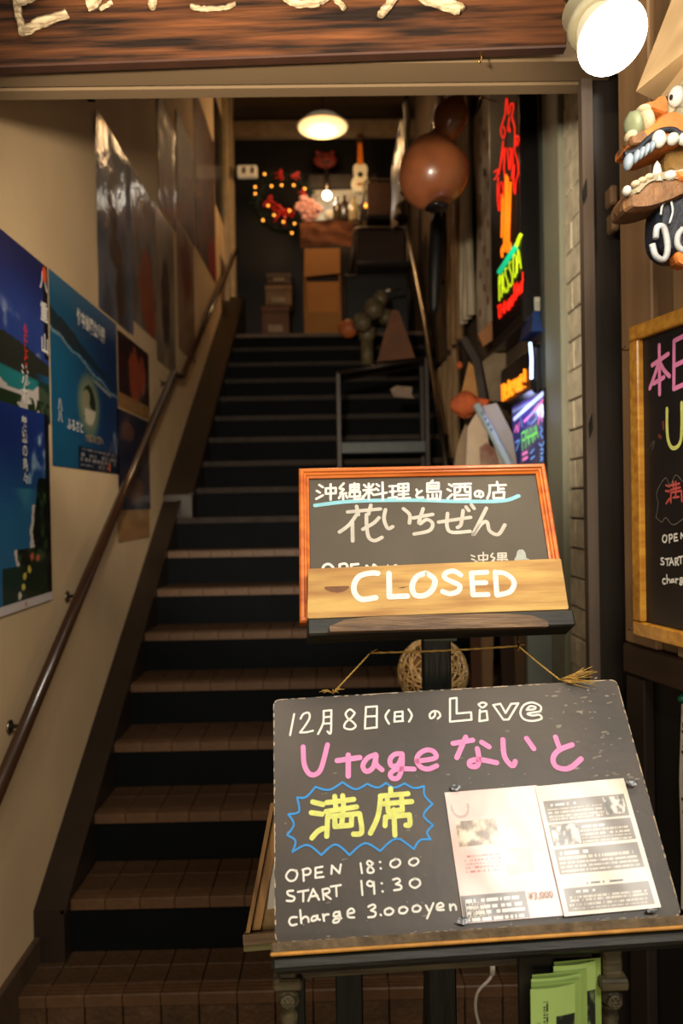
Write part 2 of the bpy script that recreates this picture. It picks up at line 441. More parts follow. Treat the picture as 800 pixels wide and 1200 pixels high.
# ceilings: sloped over the stairs, flat over the landing
b = MB().hexa([(-1.1, 2.06, 2.82), (1.05, 2.06, 2.82), (1.05, 7.3, 5.95), (-1.1, 7.3, 5.95), (-1.1, 2.06, 2.9), (1.05, 2.06, 2.9), (1.05, 7.3, 6.05), (-1.1, 7.3, 6.05)])
b.box((-1.1, 7.3, 5.95), (1.05, 9.0, 6.05)); b.build('ceiling', m_ceiling, kind='structure')
MB().box((-1.14, 8.9, 3.1), (1.05, 9.0, 6.1)).build('wall_back', m_backwall, kind='structure')
# door head and jamb of the upper room
zt = P(378, 142, 8.3).z; zb = P(378, 160, 8.3).z
b = MB().box((-1.02, 8.28, zb), (.93, 8.36, zt)); o = b.build('trim_5', mat('dull beige head band', (124, 104, 78), .7), kind='structure')
MB().box((-1.02, 8.26, zt), (.93, 8.36, zt + .03)).build('cornice', m_stringer, o)
b = MB().box((-1.02, 8.2, 3.2), (-.955, 8.36, 5.95)); b.box((-1.02, 7.9, 3.2), (-.98, 8.06, 5.95)); b.build('trim_6', mat('ivory door jamb', (190, 168, 130), .5, var=.2), kind='structure')
# facade lintel: plaster soffit, groove, second strip
zl = P(380, 64, 1.9).z
b = MB().box((-1.14, 1.94, zl), (.72, 2.03, zl + .9)); b.box((-1.14, 2.045, zl - .002), (.72, 2.09, zl + .9)); b.build('trim_7', m_lintel, kind='structure')

# facade post right of the opening and the panelled wall that comes towards the street
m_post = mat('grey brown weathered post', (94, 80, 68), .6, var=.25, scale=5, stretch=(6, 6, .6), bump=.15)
m_postd = mat('shaded post side', (40, 33, 28), .5, var=.3, scale=5, stretch=(6, 6, .6))  # darker copy of the post colour, shade of the set-back face painted in
xa, xb, xc = P(682, 477, 2.05).x, P(699, 477, 2.02).x, P(721, 400, 2.04).x
b = MB().box((xa, 2.02, 0), (xb, 2.05, 3.6)); o = b.build('trim_8', m_post, kind='structure')
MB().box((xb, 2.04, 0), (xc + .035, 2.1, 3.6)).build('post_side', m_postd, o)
for px, py in ((684, 224), (691, 498)):
    p = P(px, py, 2.02); M = Matrix.Translation(p) @ Matrix.Rotation(math.pi / 2, 4, 'X')
    MB().prism([(-.004, -.0), (.005, .03), (.006, -.012), (-.002, -.034)][::-1], M, -.002, .004).build('slot', m_black, o)
WO = Vector((.712, 1.94, 0)); WX = Vector((.2165, -.976, 0)); WN = Vector((-.976, -.2165, 0))
WM = Matrix(((WX.x, 0, WN.x, WO.x), (WX.y, 0, WN.y, WO.y), (0, 1, 0, 0), (0, 0, 0, 1)))      # x: towards the street, y: up, z: out of the wall
m_panel = mat('tan brown metal panel', (150, 118, 84), .5, var=.22, scale=3, stretch=(8, 8, .5), bump=.08)
m_panel2 = mat('umber metal panel', (112, 88, 62), .5, var=.25, scale=3, stretch=(8, 8, .5), bump=.08)
wf = MB(); wf.box((-.02, 0, -.12), (1.3, 3.7, -.03), M=WM)
wall_f = wf.build('wall_right_front', m_black, kind='structure')
zs = to_uv(WM, 733, 752)[1]
pl = [(0, .125, 0, 0), (.13, .2, -.012, 1), (.205, .3, .004, 0), (.305, .4, -.01, 1), (.405, .5, .002, 0), (.505, .62, -.01, 1), (.625, .75, 0, 0), (.755, .9, -.01, 1), (.905, 1.1, 0, 0)]
for a, b_, d, k in pl:
    MB().box((a, zs, -.03), (b_, 3.6, d), M=WM, bev=.004).build('wall_panel', m_panel2 if k else m_panel, wall_f)
MB().box((-.005, zs - .075, -.03), (1.2, zs - .002, .004), M=WM, bev=.004).build('wall_rail', mat('dark brown rail', (52, 36, 26), .5), wall_f)
MB().box((0, 0, -.03), (.075, zs - .077, 0), M=WM, bev=.004).build('wall_stile', mat('black brown stile', (36, 27, 21), .5), wall_f)
MB().box((.08, 0, -.035), (1.2, zs - .08, -.025), M=WM).build('lower_panel', m_black, wall_f)
# ================================================================== BOARDS IN FRONT
m_board = mat('worn blackboard', (80, 70, 60), .42, var=.3, scale=5, bump=.04, bscale=60, col2=(60, 54, 47))
m_board2 = mat('olive grey blackboard', (84, 76, 62), .6, var=.18, scale=6)
m_chalkw = mat('white chalk marker', (240, 238, 230), .7, var=.08, scale=60)
m_chalkg = mat('grey white chalk marker', (205, 200, 188), .7, var=.18, scale=40)
m_pink = mat('pink chalk marker', (247, 150, 205), .7, var=.1, scale=50)
m_yellow = mat('yellow green chalk marker', (226, 232, 128), .7, var=.16, scale=70)
m_blue = mat('blue chalk marker', (62, 152, 226), .7, var=.1, scale=50)
m_cyan = mat('pale blue chalk marker', (142, 206, 222), .7, var=.1, scale=40)
m_red = mat('faded red chalk marker', (205, 90, 84), .7, var=.2, scale=40)
m_frame = wood('orange stained frame wood', (222, 122, 44), (186, 88, 26), 'x', .35, 6, .06, coat=.3)
m_plank = wood('pale brown plank wood', (204, 166, 92), (158, 112, 54), 'x', .55, 5, .2)
m_easel = wood('dark green black easel wood', (44, 42, 34), (22, 22, 18), 'x', .5, 6, .2)
m_easelz = wood('dark easel post wood', (34, 36, 30), (16, 17, 14), 'z', .5, 6, .2)
m_wornbar = wood('worn brown batten', (134, 104, 70), (84, 62, 42), 'x', .5, 8, .3)
m_mould = wood('mossy brown stand wood', (92, 82, 56), (50, 44, 32), 'x', .6, 7, .3)
m_dust = mat('dusty speckled ledge top', (112, 94, 70), .8, var=.55, scale=45, bump=.4)
m_edge = mat('ochre worn edge', (206, 146, 62), .5, var=.35, scale=30)
m_rope = mat('straw twine', (196, 156, 76), .8, var=.3, scale=80)
m_chip = mat('bare chipped edge', (196, 176, 150), .8, var=.3, scale=60)

# ---- large blackboard with the evening's programme
MA, LA = quad_frame((320, 820), (722, 796), (799, 1074), (322, 1106), 1.12)
WA = LA[1][0]
big = thing('chalkboard', 'large frameless blackboard with pink Utage lettering and two leaflets, leaning on the lower stand', 'chalkboard', M=MA)
def rounded(c, r, n=5):
    out = []
    for i in range(4):
        p = Vector(c[i]); a = (Vector(c[i - 1]) - p).normalized(); b = (Vector(c[(i + 1) % 4]) - p).normalized()
        for k in range(n + 1):
            t = k / n; q = (p + a * r) * (1 - t) ** 2 + p * 2 * t * (1 - t) + (p + b * r) * t * t; out.append((q.x, q.y))
    return out
oA = rounded([tuple(v) for v in LA], .012)
MB().prism(oA, Matrix.Identity(4), -.014, 0).build('board_panel', m_board, big, local=True)
# chipped pale rim, a broken line of bare wood round the edge
b = MB(); rr = random.Random(3); n = len(oA)
for i in range(n):
    p = Vector(oA[i]); q = Vector(oA[(i + 1) % n]); L_ = (q - p).length
    steps = max(1, int(L_ / .006))
    for k in range(steps):
        if rr.random() < .62:
            a_ = p.lerp(q, k / steps); c_ = p.lerp(q, (k + 1) / steps); d_ = (q - p).normalized(); nn = Vector((-d_.y, d_.x)); w_ = rr.uniform(.0006, .0022)
            b.add([(a_.x, a_.y, .0004), (c_.x, c_.y, .0004), (c_.x + nn.x * w_, c_.y + nn.y * w_, .0004), (a_.x + nn.x * w_, a_.y + nn.y * w_, .0004)], [(0, 1, 2, 3)])
b.build('worn_rim', m_chip, big, local=True, kind='stuff')
# chips and old tape marks scattered over the face
b = MB()
for _ in range(260):
    if rr.random() < .6: u, v = rr.gauss(.9, .06), rr.random()
    else: u, v = rr.random(), rr.random() ** 2
    if not (0.02 < u < .985): continue
    px, py = 322 + (v * (1 - u)) + u * (475 - 77 * v), 1104 - 282 * v - u * 30
    a, c_ = to_uv(MA, px, py); r1 = rr.uniform(.0003, .0013) * (1.9 if u > .8 else 1)
    st = rr.uniform(1, 4); k = 5; th = rr.uniform(-.3, .6)
    b.add([(a + r1 * st * math.cos(j * 6.283 / k) * rr.uniform(.6, 1.2), c_ + r1 * math.sin(j * 6.283 / k + th) * rr.uniform(.6, 1.2), .0003) for j in range(k)], [list(range(k))])
b.build('scuff_mark', mat('pale scuff', (150, 142, 130), .8, var=.4, scale=80), big, local=True, kind='stuff')

cA, cB, cC = (320, 780, 3.333), (520, 780, 3.333), (320, 910, 3.636)
line1 = [[(82, 190), (66, 272)], [(107, 208), (118, 190), (138, 185), (142, 205), (125, 235), (105, 262)], [(105, 262), (130, 261), (155, 255)],
 [(197, 178), (195, 225), (175, 268)], [(197, 178), (227, 175)], [(227, 175), (225, 262), (212, 258)], [(197, 203), (225, 200)], [(195, 228), (225, 226)],
 [(318, 185), (300, 172), (283, 188), (292, 208), (312, 222), (322, 238), (304, 250), (278, 243), (284, 222), (304, 206), (318, 188)],
 [(362, 163), (358, 247)], [(362, 163), (405, 160)], [(405, 160), (404, 242)], [(360, 200), (403, 198)], [(358, 247), (405, 242)],
 [(452, 175), (438, 200), (452, 228)], [(475, 183), (473, 220)], [(475, 183), (505, 180)], [(505, 180), (505, 217)], [(475, 200), (503, 198)], [(473, 220), (507, 217)],
 [(528, 172), (541, 195), (530, 220)], [(632, 180), (630, 198), (615, 207), (611, 192), (625, 179), (645, 182), (652, 197), (642, 208)]]
strokes(MA, cA, line1, 8).build('date_lettering', m_chalkw, big, local=True)
b = MB()
strokes(MA, cA, [[(690, 130), (716, 127)], [(716, 127), (716, 188)], [(716, 188), (772, 183)], [(772, 183), (774, 212)], [(774, 212), (690, 220)], [(690, 220), (690, 130)]], 8, mb=b)
strokes(MA, cB, [[(135, 152), (150, 145), (166, 151), (150, 165), (135, 154)], [(140, 174), (138, 218)], [(138, 218), (170, 213)], [(170, 213), (166, 178)], [(166, 178), (140, 182)],
 [(192, 155), (220, 150)], [(220, 150), (240, 186)], [(240, 186), (262, 150)], [(262, 150), (290, 148)], [(290, 148), (252, 211)], [(252, 211), (232, 212)], [(232, 212), (192, 155)],
 [(376, 180), (377, 160), (345, 145), (312, 155), (298, 185), (312, 210), (345, 217), (380, 208), (372, 193), (345, 196), (326, 188), (376, 180)],
 [(322, 174), (335, 160), (356, 162), (352, 171), (322, 174)]], 8, mb=b)
b.build('outlined_lettering', m_chalkw, big, local=True); b = MB()
lw = [[(100, 402), (72, 400), (55, 425), (70, 445), (93, 440), (103, 415), (92, 400)], [(128, 398), (130, 445)], [(125, 398), (150, 392), (160, 405), (150, 418), (130, 420)],
 [(180, 390), (180, 432)], [(180, 390), (210, 385)], [(180, 412), (207, 408)], [(180, 432), (215, 428)], [(248, 415), (250, 380)], [(250, 380), (282, 412)], [(282, 412), (288, 375)],
 [(372, 370), (378, 412)], [(425, 370), (408, 360), (400, 372), (426, 395), (424, 409), (404, 409), (404, 392), (425, 372)], [(454, 364), (456, 366)], [(457, 391), (459, 393)],
 [(525, 352), (503, 362), (500, 380), (520, 388), (540, 373), (536, 356), (518, 352)], [(600, 348), (582, 358), (580, 373), (600, 380), (618, 365), (612, 351), (596, 349)],
 [(85, 487), (62, 490), (65, 505), (90, 515), (84, 530), (58, 530)], [(105, 492), (150, 485)], [(128, 489), (128, 532)], [(150, 530), (170, 480)], [(170, 480), (195, 525)], [(160, 512), (188, 507)],
 [(210, 482), (215, 525)], [(210, 482), (235, 478), (238, 494), (215, 502)], [(218, 502), (245, 522)], [(245, 470), (288, 463)], [(268, 467), (270, 510)],
 [(375, 445), (380, 505)], [(426, 452), (408, 446), (400, 460), (418, 468), (428, 452)], [(428, 450), (431, 500)], [(461, 455), (463, 456)], [(465, 489), (467, 491)],
 [(510, 440), (530, 435), (540, 446), (522, 459)], [(522, 459), (544, 466), (542, 480), (515, 485)], [(605, 435), (585, 445), (583, 463), (604, 475), (625, 460), (620, 441), (600, 436)],
 [(100, 600), (78, 601), (68, 618), (78, 634), (100, 630)], [(115, 570), (120, 625)], [(120, 610), (135, 598), (148, 603), (151, 620)], [(187, 595), (168, 598), (164, 615), (182, 611), (189, 595)], [(188, 592), (190, 606), (199, 611)],
 [(212, 588), (217, 615)], [(214, 600), (224, 589), (236, 588)], [(280, 577), (262, 580), (258, 596), (278, 592), (282, 577)], [(282, 576), (285, 600), (276, 620), (256, 622), (262, 608), (290, 604)],
 [(319, 585), (345, 578), (335, 563), (318, 574), (320, 598), (345, 601)],
 [(405, 555), (425, 546), (435, 557), (416, 571)], [(416, 571), (436, 580), (430, 597), (405, 600)], [(457, 589), (459, 591)],
 [(495, 560), (476, 570), (479, 587), (500, 588), (512, 572), (497, 560)], [(555, 555), (538, 563), (539, 581), (560, 582), (572, 566), (557, 555)], [(615, 548), (596, 556), (596, 574), (618, 575), (628, 559), (612, 548)],
 [(650, 550), (665, 578)], [(682, 540), (655, 605)], [(697, 560), (725, 552), (714, 539), (698, 549), (699, 568), (726, 568)], [(752, 545), (755, 570)], [(754, 556), (766, 546), (776, 552), (779, 568)]]
strokes(MA, cC, lw, 9, mb=b)
b.build('white_lettering', m_chalkw, big, local=True)
b = strokes(MA, cA, [[(117, 318), (121, 385), (140, 422), (165, 426), (188, 400), (212, 310)], [(400, 348), (368, 362), (350, 392), (364, 414), (390, 398), (402, 352)], [(402, 352), (402, 385), (425, 408)],
 [(503, 345), (475, 347), (456, 368), (462, 392), (487, 388), (504, 352)], [(504, 348), (502, 400), (488, 438), (464, 440), (458, 422), (485, 405), (550, 405)],
 [(562, 374), (632, 362), (628, 338), (600, 330), (570, 346), (560, 372), (575, 396), (604, 405), (638, 392)]], 19)
strokes(MA, cA, [[(250, 372), (338, 360)], [(293, 350), (293, 432)]], 21, mb=b)
b.build('pink_lettering', m_pink, big, local=True); b = strokes(MA, cB, [[(35, 305), (112, 292)], [(85, 280), (50, 360)], [(147, 300), (176, 318)], [(130, 325), (136, 365), (128, 393), (102, 392), (103, 374), (140, 368), (205, 380)],
 [(230, 290), (236, 355), (266, 392), (278, 375)], [(322, 285), (350, 325)], [(435, 280), (450, 322)], [(500, 310), (447, 332), (425, 365), (440, 397), (488, 402), (535, 365)]], 20)
b.build('pink_lettering', m_pink, big, local=True)
b = strokes(MA, cC, [[(168, 109), (212, 120)], [(162, 155), (208, 161)], [(165, 262), (188, 236), (212, 222)], [(228, 112), (343, 98)], [(262, 85), (267, 138)], [(296, 82), (301, 138)], [(225, 150), (355, 130)],
 [(232, 170), (228, 255)], [(232, 172), (366, 158)], [(368, 160), (377, 220), (372, 244), (342, 246)], [(297, 145), (292, 208)], [(262, 178), (263, 214)], [(263, 214), (333, 208)], [(333, 208), (334, 172)],
 [(500, 52), (501, 78)], [(456, 84), (574, 74)], [(458, 86), (446, 170), (414, 242)], [(470, 117), (590, 107)], [(486, 97), (490, 150)], [(547, 92), (550, 144)], [(490, 150), (550, 143)],
 [(476, 210), (478, 173)], [(478, 173), (580, 164)], [(580, 164), (582, 205), (565, 208)], [(514, 142), (518, 250)]], 22)
b.build('yellow_lettering', m_yellow, big, local=True)
cusps = [((82, 322), (145, 292)), ((205, 335), (265, 290)), ((325, 335), (390, 285)), ((455, 318), (525, 265)), ((598, 310), (625, 272)), ((670, 268), (655, 238)), ((680, 208), (640, 165)), ((678, 118), (645, 82)),
         ((642, 42), (600, 50)), ((560, 30), (515, 48)), ((480, 28), (445, 48)), ((400, 32), (350, 55)), ((295, 25), (238, 58)), ((180, 45), (140, 88)), ((102, 90), (110, 150)), ((65, 162), (88, 205)), ((60, 250), (95, 275)), ((82, 322), None)]
b = MB()
for (p, m_), (q, _) in zip(cusps[:-1], cusps[1:]): strokes(MA, cC, [[p, m_, q]], 9, mb=b)
b.build('blue_burst_outline', m_blue, big, local=True)

# ---- leaflets taped to it
m_leaf = attr_mat('glossy leaflet in sleeve', .5, 1.0, bump=.05, bscale=6, crough=.26)
def sheet_quad(name, tl, tr, br, bl, fn, label, lift, nu=110, nv=130, bow=None, group=None):
    M_, L_ = MA, [to_uv(MA, *c) for c in (bl, br, tr, tl)]
    o = Vector(L_[0]); ex = (Vector(L_[1]) - o); ey = (Vector(L_[3]) - o); W = ex.length; H = ey.length; exn = ex.normalized(); eyn = Vector((-exn.y, exn.x))
    Ml = Matrix(((exn.x, eyn.x, 0, o.x), (exn.y, eyn.y, 0, o.y), (0, 0, 1, lift), (0, 0, 0, 1)))
    M_ = MA @ Ml; t = thing(name, label, 'leaflet', M=M_, group=group)
    printed('paper_sheet', M_, W, H, fn, nu, nv, m_leaf, t, bow=bow)
    return t, M_, W, H
def rect(c, u, v, u0, u1, v0, v1, col, a=1.0):
    m_ = ((u > u0) & (u < u1) & (v > v0) & (v < v1)).astype(float) * a
    return mixc(c, np.broadcast_to(np.array(col, float), c.shape), m_)
def rows(c, u, v, u0, u1, v0, v1, nr, col, dens=.6, a=.8, seed=0, cw=60):
    rg = np.random.default_rng(seed); g = rg.random((nr * 2, cw)) < dens
    iv = np.clip(((v - v0) / (v1 - v0) * nr * 2), 0, nr * 2 - 1).astype(int); iu = np.clip(((u - u0) / (u1 - u0) * cw), 0, cw - 1).astype(int)
    m_ = g[iv, iu] & (iv % 2 == 0) & (u > u0) & (u < u1) & (v > v0) & (v < v1)
    return mixc(c, np.broadcast_to(np.array(col, float), c.shape), m_.astype(float) * a)
def leaf1(u, v):
    c = mixc(np.broadcast_to(C(236, 214, 206), u.shape + (3,)), np.broadcast_to(C(222, 168, 160), u.shape + (3,)), vnoise(u, v, 5, 3) * .7)
    ph = mixc(np.broadcast_to(C(120, 96, 70), u.shape + (3,)), np.broadcast_to(C(230, 215, 190), u.shape + (3,)), ss(.3, .7, vnoise(u, v, 14, 5)))
    c = mixc(c, ph, ((u > .07) & (u < .5) & (v > .56) & (v < .76)).astype(float))
    c = mixc(c, mixc(ph, np.broadcast_to(C(200, 215, 225), c.shape), np.full_like(u, .6)), ((u > .52) & (u < .8) & (v > .28) & (v < .52)).astype(float))
    c = rows(c, u, v, .1, .48, .36, .5, 5, (180, 90, 90), seed=2)
    c = rect(c, u, v, 0, .66, 0, .2, (92, 82, 74)); c = rows(c, u, v, .03, .62, .01, .19, 4, (235, 228, 220), .7, 1, 3, 34)
    r_ = np.hypot((u - .14) * 1.0, (v - .88)); return mixc(c, np.broadcast_to(C(150, 130, 120), c.shape), ((np.abs(r_ - .09) < .012) & (v < .9)).astype(float) * .6)
def leaf2(u, v):
    c = np.broadcast_to(C(226, 216, 200), u.shape + (3,)).copy()
    for v0, v1, s_ in ((.7, .87, 1), (.51, .68, 2), (.3, .49, 3), (.03, .2, 4)):
        c = rect(c, u, v, .05, .95, v0, v1, (112, 100, 86)); c = rows(c, u, v, .08 + .3 * (s_ == 2), .9 - .22 * (s_ == 1), v0 + .01, v1 - .05, 4, (222, 214, 198), .75, .8, s_, 70)
        c = rows(c, u, v, .1 + .3 * (s_ == 2), .4 + .25 * (s_ == 2), v1 - .045, v1 - .01, 1, (240, 236, 226), .8, 1, s_ + 9, 12)
    ph = mixc(np.broadcast_to(C(70, 60, 50), u.shape + (3,)), np.broadcast_to(C(225, 215, 200), u.shape + (3,)), ss(.35, .65, vnoise(u, v, 20, 8)))
    c = mixc(c, ph, (((u > .7) & (u < .93) & (v > .72) & (v < .86)) | ((u > .07) & (u < .36) & (v > .52) & (v < .67))).astype(float))
    c = rows(c, u, v, .3, .7, .215, .245, 1, (60, 50, 40), .6, 1, 12, 16)
    return c
bw = lambda k: (lambda U, V: .0012 + .0012 * np.sin(U * 5 + k) * np.sin(V * 3.4 + k) + .00025 * np.sin(U * 13 + V * 9))
t1, M1, W1, H1 = sheet_quad('leaflet', (527, 929), (637, 922), (661, 1073), (543, 1083), leaf1, 'pinkish concert leaflet with photos, taped to the large blackboard', .0008, bow=bw(0))
t2, M2, W2, H2 = sheet_quad('leaflet', (635, 922), (737, 916), (773, 1064), (660, 1075), leaf2, 'leaflet with four dark text blocks in a plastic sleeve, taped beside the pinkish one', .0036, bow=bw(1.3))
text_mesh('12.6(Fri)\n12.7(Sat)\n12.8(Sun)', .0088, M1 @ Matrix.Translation((.004, .02, .005)), 'date_print', m_chalkw, t1, space=.75)
text_mesh('¥3,000', .013, M1 @ Matrix.Translation((W1 * .68, H1 * .13, .005)), 'price_print', mat('pale grey print', (176, 150, 140), .6, var=0), t1)
m_tape = mat('black tape scrap', (30, 28, 26), .25, var=.3, spec=.8, bump=.4)
for k, (px, py, rx, ry, th) in enumerate(((533, 924, 7, 4, .3), (541, 1080, 9, 5, -.5), (739, 920, 6, 4, .8), (762, 1068, 9, 3, .1))):
    u, v = to_uv(MA, px, py); s_ = mpp(MA, px, py); b = MB(); rq = random.Random(k)
    b.prism([(u + s_ * rx * math.cos(a + th) * rq.uniform(.7, 1.1), v + s_ * ry * math.sin(a + th) * rq.uniform(.7, 1.1)) for a in [j * .785 for j in range(8)]], Matrix.Identity(4), .0065, .008)
    b.build('tape_piece', m_tape, t1 if k < 2 else t2, label='scrap of black tape') if False else MB().prism([tuple((frame_of(t1 if k < 2 else t2).inverted() @ (MA @ Vector((x, y, 0)))).xy) for x, y in [(q.x, q.y) for q in b.v[:8]]], Matrix.Identity(4), .004, .0055).build('tape_piece', m_tape, t1 if k < 2 else t2, local=True)

# ---- framed blackboard with the CLOSED plank
MF, LF = quad_frame((350, 551), (637, 545), (665, 720), (351, 731), 1.36)
fb = thing('framed_chalkboard', 'small blackboard in an orange wooden frame on the easel tray, shop name in white', 'chalkboard', M=MF)
def lerp2(a, b, t): return (a[0] + (b[0] - a[0]) * t, a[1] + (b[1] - a[1]) * t)
MB().prism([tuple(v) for v in LF], Matrix.Identity(4), -.008, -.003).build('board_panel', m_board2, fb, local=True)
cen = (sum(v[0] for v in LF) / 4, sum(v[1] for v in LF) / 4)
fw = .0185
def inset(i, d):
    p = Vector(LF[i]); a = (Vector(LF[i - 1]) - p).normalized(); b_ = (Vector(LF[(i + 1) % 4]) - p).normalized(); s_ = abs(a.x * b_.y - a.y * b_.x)
    return p + (a + b_) * (d / s_)
for i in range(4):
    j = (i + 1) % 4; b = MB()
    prof_ = [(0, -.012), (0, .006), (.003, .0095), (.008, .0095), (.010, .006), (.0125, .006), (.015, .003), (fw, .001), (fw, -.012)]
    for e in range(len(prof_) - 1):
        (d0, h0), (d1, h1) = prof_[e], prof_[e + 1]
        a0, a1, c1, c0 = inset(i, d0), inset(j, d0), inset(j, d1), inset(i, d1)
        b.add([(a0.x, a0.y, h0), (a1.x, a1.y, h0), (c1.x, c1.y, h1), (c0.x, c0.y, h1)], [(0, 1, 2, 3)])
    a0, a1, c1, c0 = inset(i, 0), inset(j, 0), inset(j, fw), inset(i, fw)
    b.add([(a0.x, a0.y, -.012), (a1.x, a1.y, -.012), (c1.x, c1.y, -.012), (c0.x, c0.y, -.012)], [(0, 1, 2, 3)])
    b.build('frame_rail', m_frame, fb, local=True)
cD = (360, 550, 2.857)
k1 = [[(40, 50), (52, 58)], [(32, 70), (42, 76)], [(30, 97), (52, 85)], [(62, 62), (62, 80)], [(62, 62), (95, 60)], [(95, 60), (95, 78)], [(62, 80), (95, 78)], [(78, 48), (78, 100)],
 [(122, 45), (108, 62), (122, 65), (110, 80), (130, 78)], [(120, 80), (120, 98)], [(110, 88), (106, 95)], [(130, 86), (134, 93)], [(144, 50), (144, 68)], [(144, 68), (172, 66)], [(172, 66), (172, 48)], [(172, 48), (144, 50)], [(144, 58), (172, 57)],
 [(142, 75), (142, 90)], [(142, 90), (176, 88)], [(176, 88), (176, 73)], [(176, 73), (142, 75)], [(158, 45), (158, 97)], [(158, 98), (186, 96), (186, 89)],
 [(190, 50), (198, 58)], [(221, 48), (213, 58)], [(188, 68), (225, 66)], [(206, 46), (206, 98)], [(204, 70), (190, 88)], [(208, 70), (222, 84)], [(232, 48), (240, 54)], [(230, 62), (238, 68)], [(228, 83), (266, 76)], [(252, 42), (253, 100)],
 [(275, 55), (298, 54)], [(277, 73), (296, 72)], [(272, 95), (300, 90)], [(286, 55), (286, 92)], [(305, 48), (305, 72)], [(305, 72), (338, 70)], [(338, 70), (338, 46)], [(338, 46), (305, 48)], [(305, 60), (338, 58)], [(322, 48), (322, 95)], [(306, 83), (338, 81)], [(302, 96), (344, 94)],
 [(366, 66), (370, 76)], [(383, 70), (367, 82), (369, 92), (388, 92)],
 [(420, 35), (414, 42)], [(402, 45), (402, 74)], [(402, 45), (440, 43)], [(440, 43), (440, 62)], [(402, 54), (440, 53)], [(402, 63), (440, 62)], [(402, 74), (447, 72)], [(447, 72), (444, 98), (436, 98)], [(404, 84), (404, 98)], [(404, 98), (434, 96)], [(420, 82), (420, 96)], [(433, 82), (434, 96)],
 [(475, 48), (485, 54)], [(470, 65), (480, 70)], [(470, 96), (485, 82)], [(490, 48), (548, 46)], [(494, 58), (494, 98)], [(494, 58), (546, 56)], [(546, 56), (546, 96)], [(546, 96), (494, 98)], [(512, 48), (511, 70), (502, 76)], [(528, 48), (529, 72), (540, 74)], [(496, 85), (544, 84)],
 [(578, 72), (574, 87), (564, 88), (562, 77), (573, 70), (587, 75), (588, 86), (580, 92)],
 [(636, 40), (636, 50)], [(610, 52), (665, 50)], [(612, 54), (610, 78), (603, 96)], [(640, 56), (640, 75)], [(640, 64), (658, 63)], [(624, 76), (660, 74)], [(660, 74), (658, 94)], [(658, 94), (624, 95)], [(624, 95), (624, 76)]]
OF = -.0024
strokes(MF, cD, k1, 7.8, OF).build('white_lettering', m_chalkw, fb, local=True)
strokes(MF, cD, [[(26, 119), (150, 105), (350, 101), (500, 105), (650, 104), (708, 87)]], 13, OF - .0002).build('blue_underline', m_cyan, fb, local=True)
b = strokes(MF, cD, [[(135, 141), (245, 131)], [(165, 122), (171, 150)], [(213, 118), (205, 148)], [(165, 150), (140, 184), (108, 208)], [(151, 176), (152, 238)], [(198, 150), (199, 190), (206, 226), (226, 237), (250, 226)], [(240, 160), (222, 178), (186, 199)],
 [(262, 133), (257, 165), (270, 196), (286, 190)], [(322, 130), (343, 150), (342, 178)], [(355, 161), (420, 149)], [(388, 130), (374, 180), (400, 166), (420, 180), (408, 204), (358, 215)],
 [(440, 175), (547, 159)], [(522, 136), (515, 182), (503, 193)], [(470, 146), (468, 188), (484, 209), (545, 206)], [(532, 124), (541, 136)], [(550, 117), (559, 129)], [(600, 128), (578, 172), (555, 219), (582, 182), (602, 174), (611, 204), (640, 216), (662, 184)]], 12, OF)
cE, cFx = (350, 640, 5), (500, 640, 4.444)
strokes(MF, cFx, [[(232, 45), (250, 52)], [(235, 65), (250, 70)], [(240, 88), (262, 75)], [(270, 47), (318, 44)], [(270, 47), (273, 70)], [(273, 70), (316, 67)], [(318, 44), (316, 67)], [(295, 30), (295, 95)],
 [(345, 35), (335, 52), (355, 60), (340, 75)], [(350, 70), (348, 92)], [(372, 35), (414, 33)], [(414, 33), (414, 55)], [(414, 55), (372, 58)], [(372, 58), (372, 35)], [(372, 46), (412, 45)], [(368, 68), (420, 66)], [(420, 66), (420, 92)], [(392, 33), (392, 95)]], 8, OF, mb=b)
b.build('grey_lettering', m_chalkg, fb, local=True)
b = strokes(MF, cE, [[(135, 145), (148, 112), (175, 102), (200, 120), (208, 145)], [(238, 145), (240, 105)], [(240, 105), (272, 100), (285, 120), (262, 135)], [(308, 145), (308, 104)], [(308, 106), (348, 102)], [(385, 145), (398, 112)], [(398, 112), (430, 142)], [(430, 142), (440, 106)], [(440, 106), (470, 128)]], 15, OF)
strokes(MF, cE, [[(522, 107), (522, 140)], [(552, 118), (566, 106), (582, 116), (570, 132)], [(660, 108), (662, 130)]], 7, OF, mb=b)
b.build('opening_hours_lettering', m_chalkw, fb, local=True)
isl = [to_uv(MF, 500 + x / 4.444, 640 + y / 4.444) for x, y in ((455, 95), (458, 62), (466, 52), (472, 25), (482, 15), (502, 15), (514, 30), (520, 58), (540, 68), (546, 95))]
MB().add([(x, y, OF) for x, y in isl], [list(range(len(isl)))[::-1]]).build('jar_drawing', mat('pale grey chalk fill', (178, 186, 180), .8, var=.2, scale=60), fb, local=True)
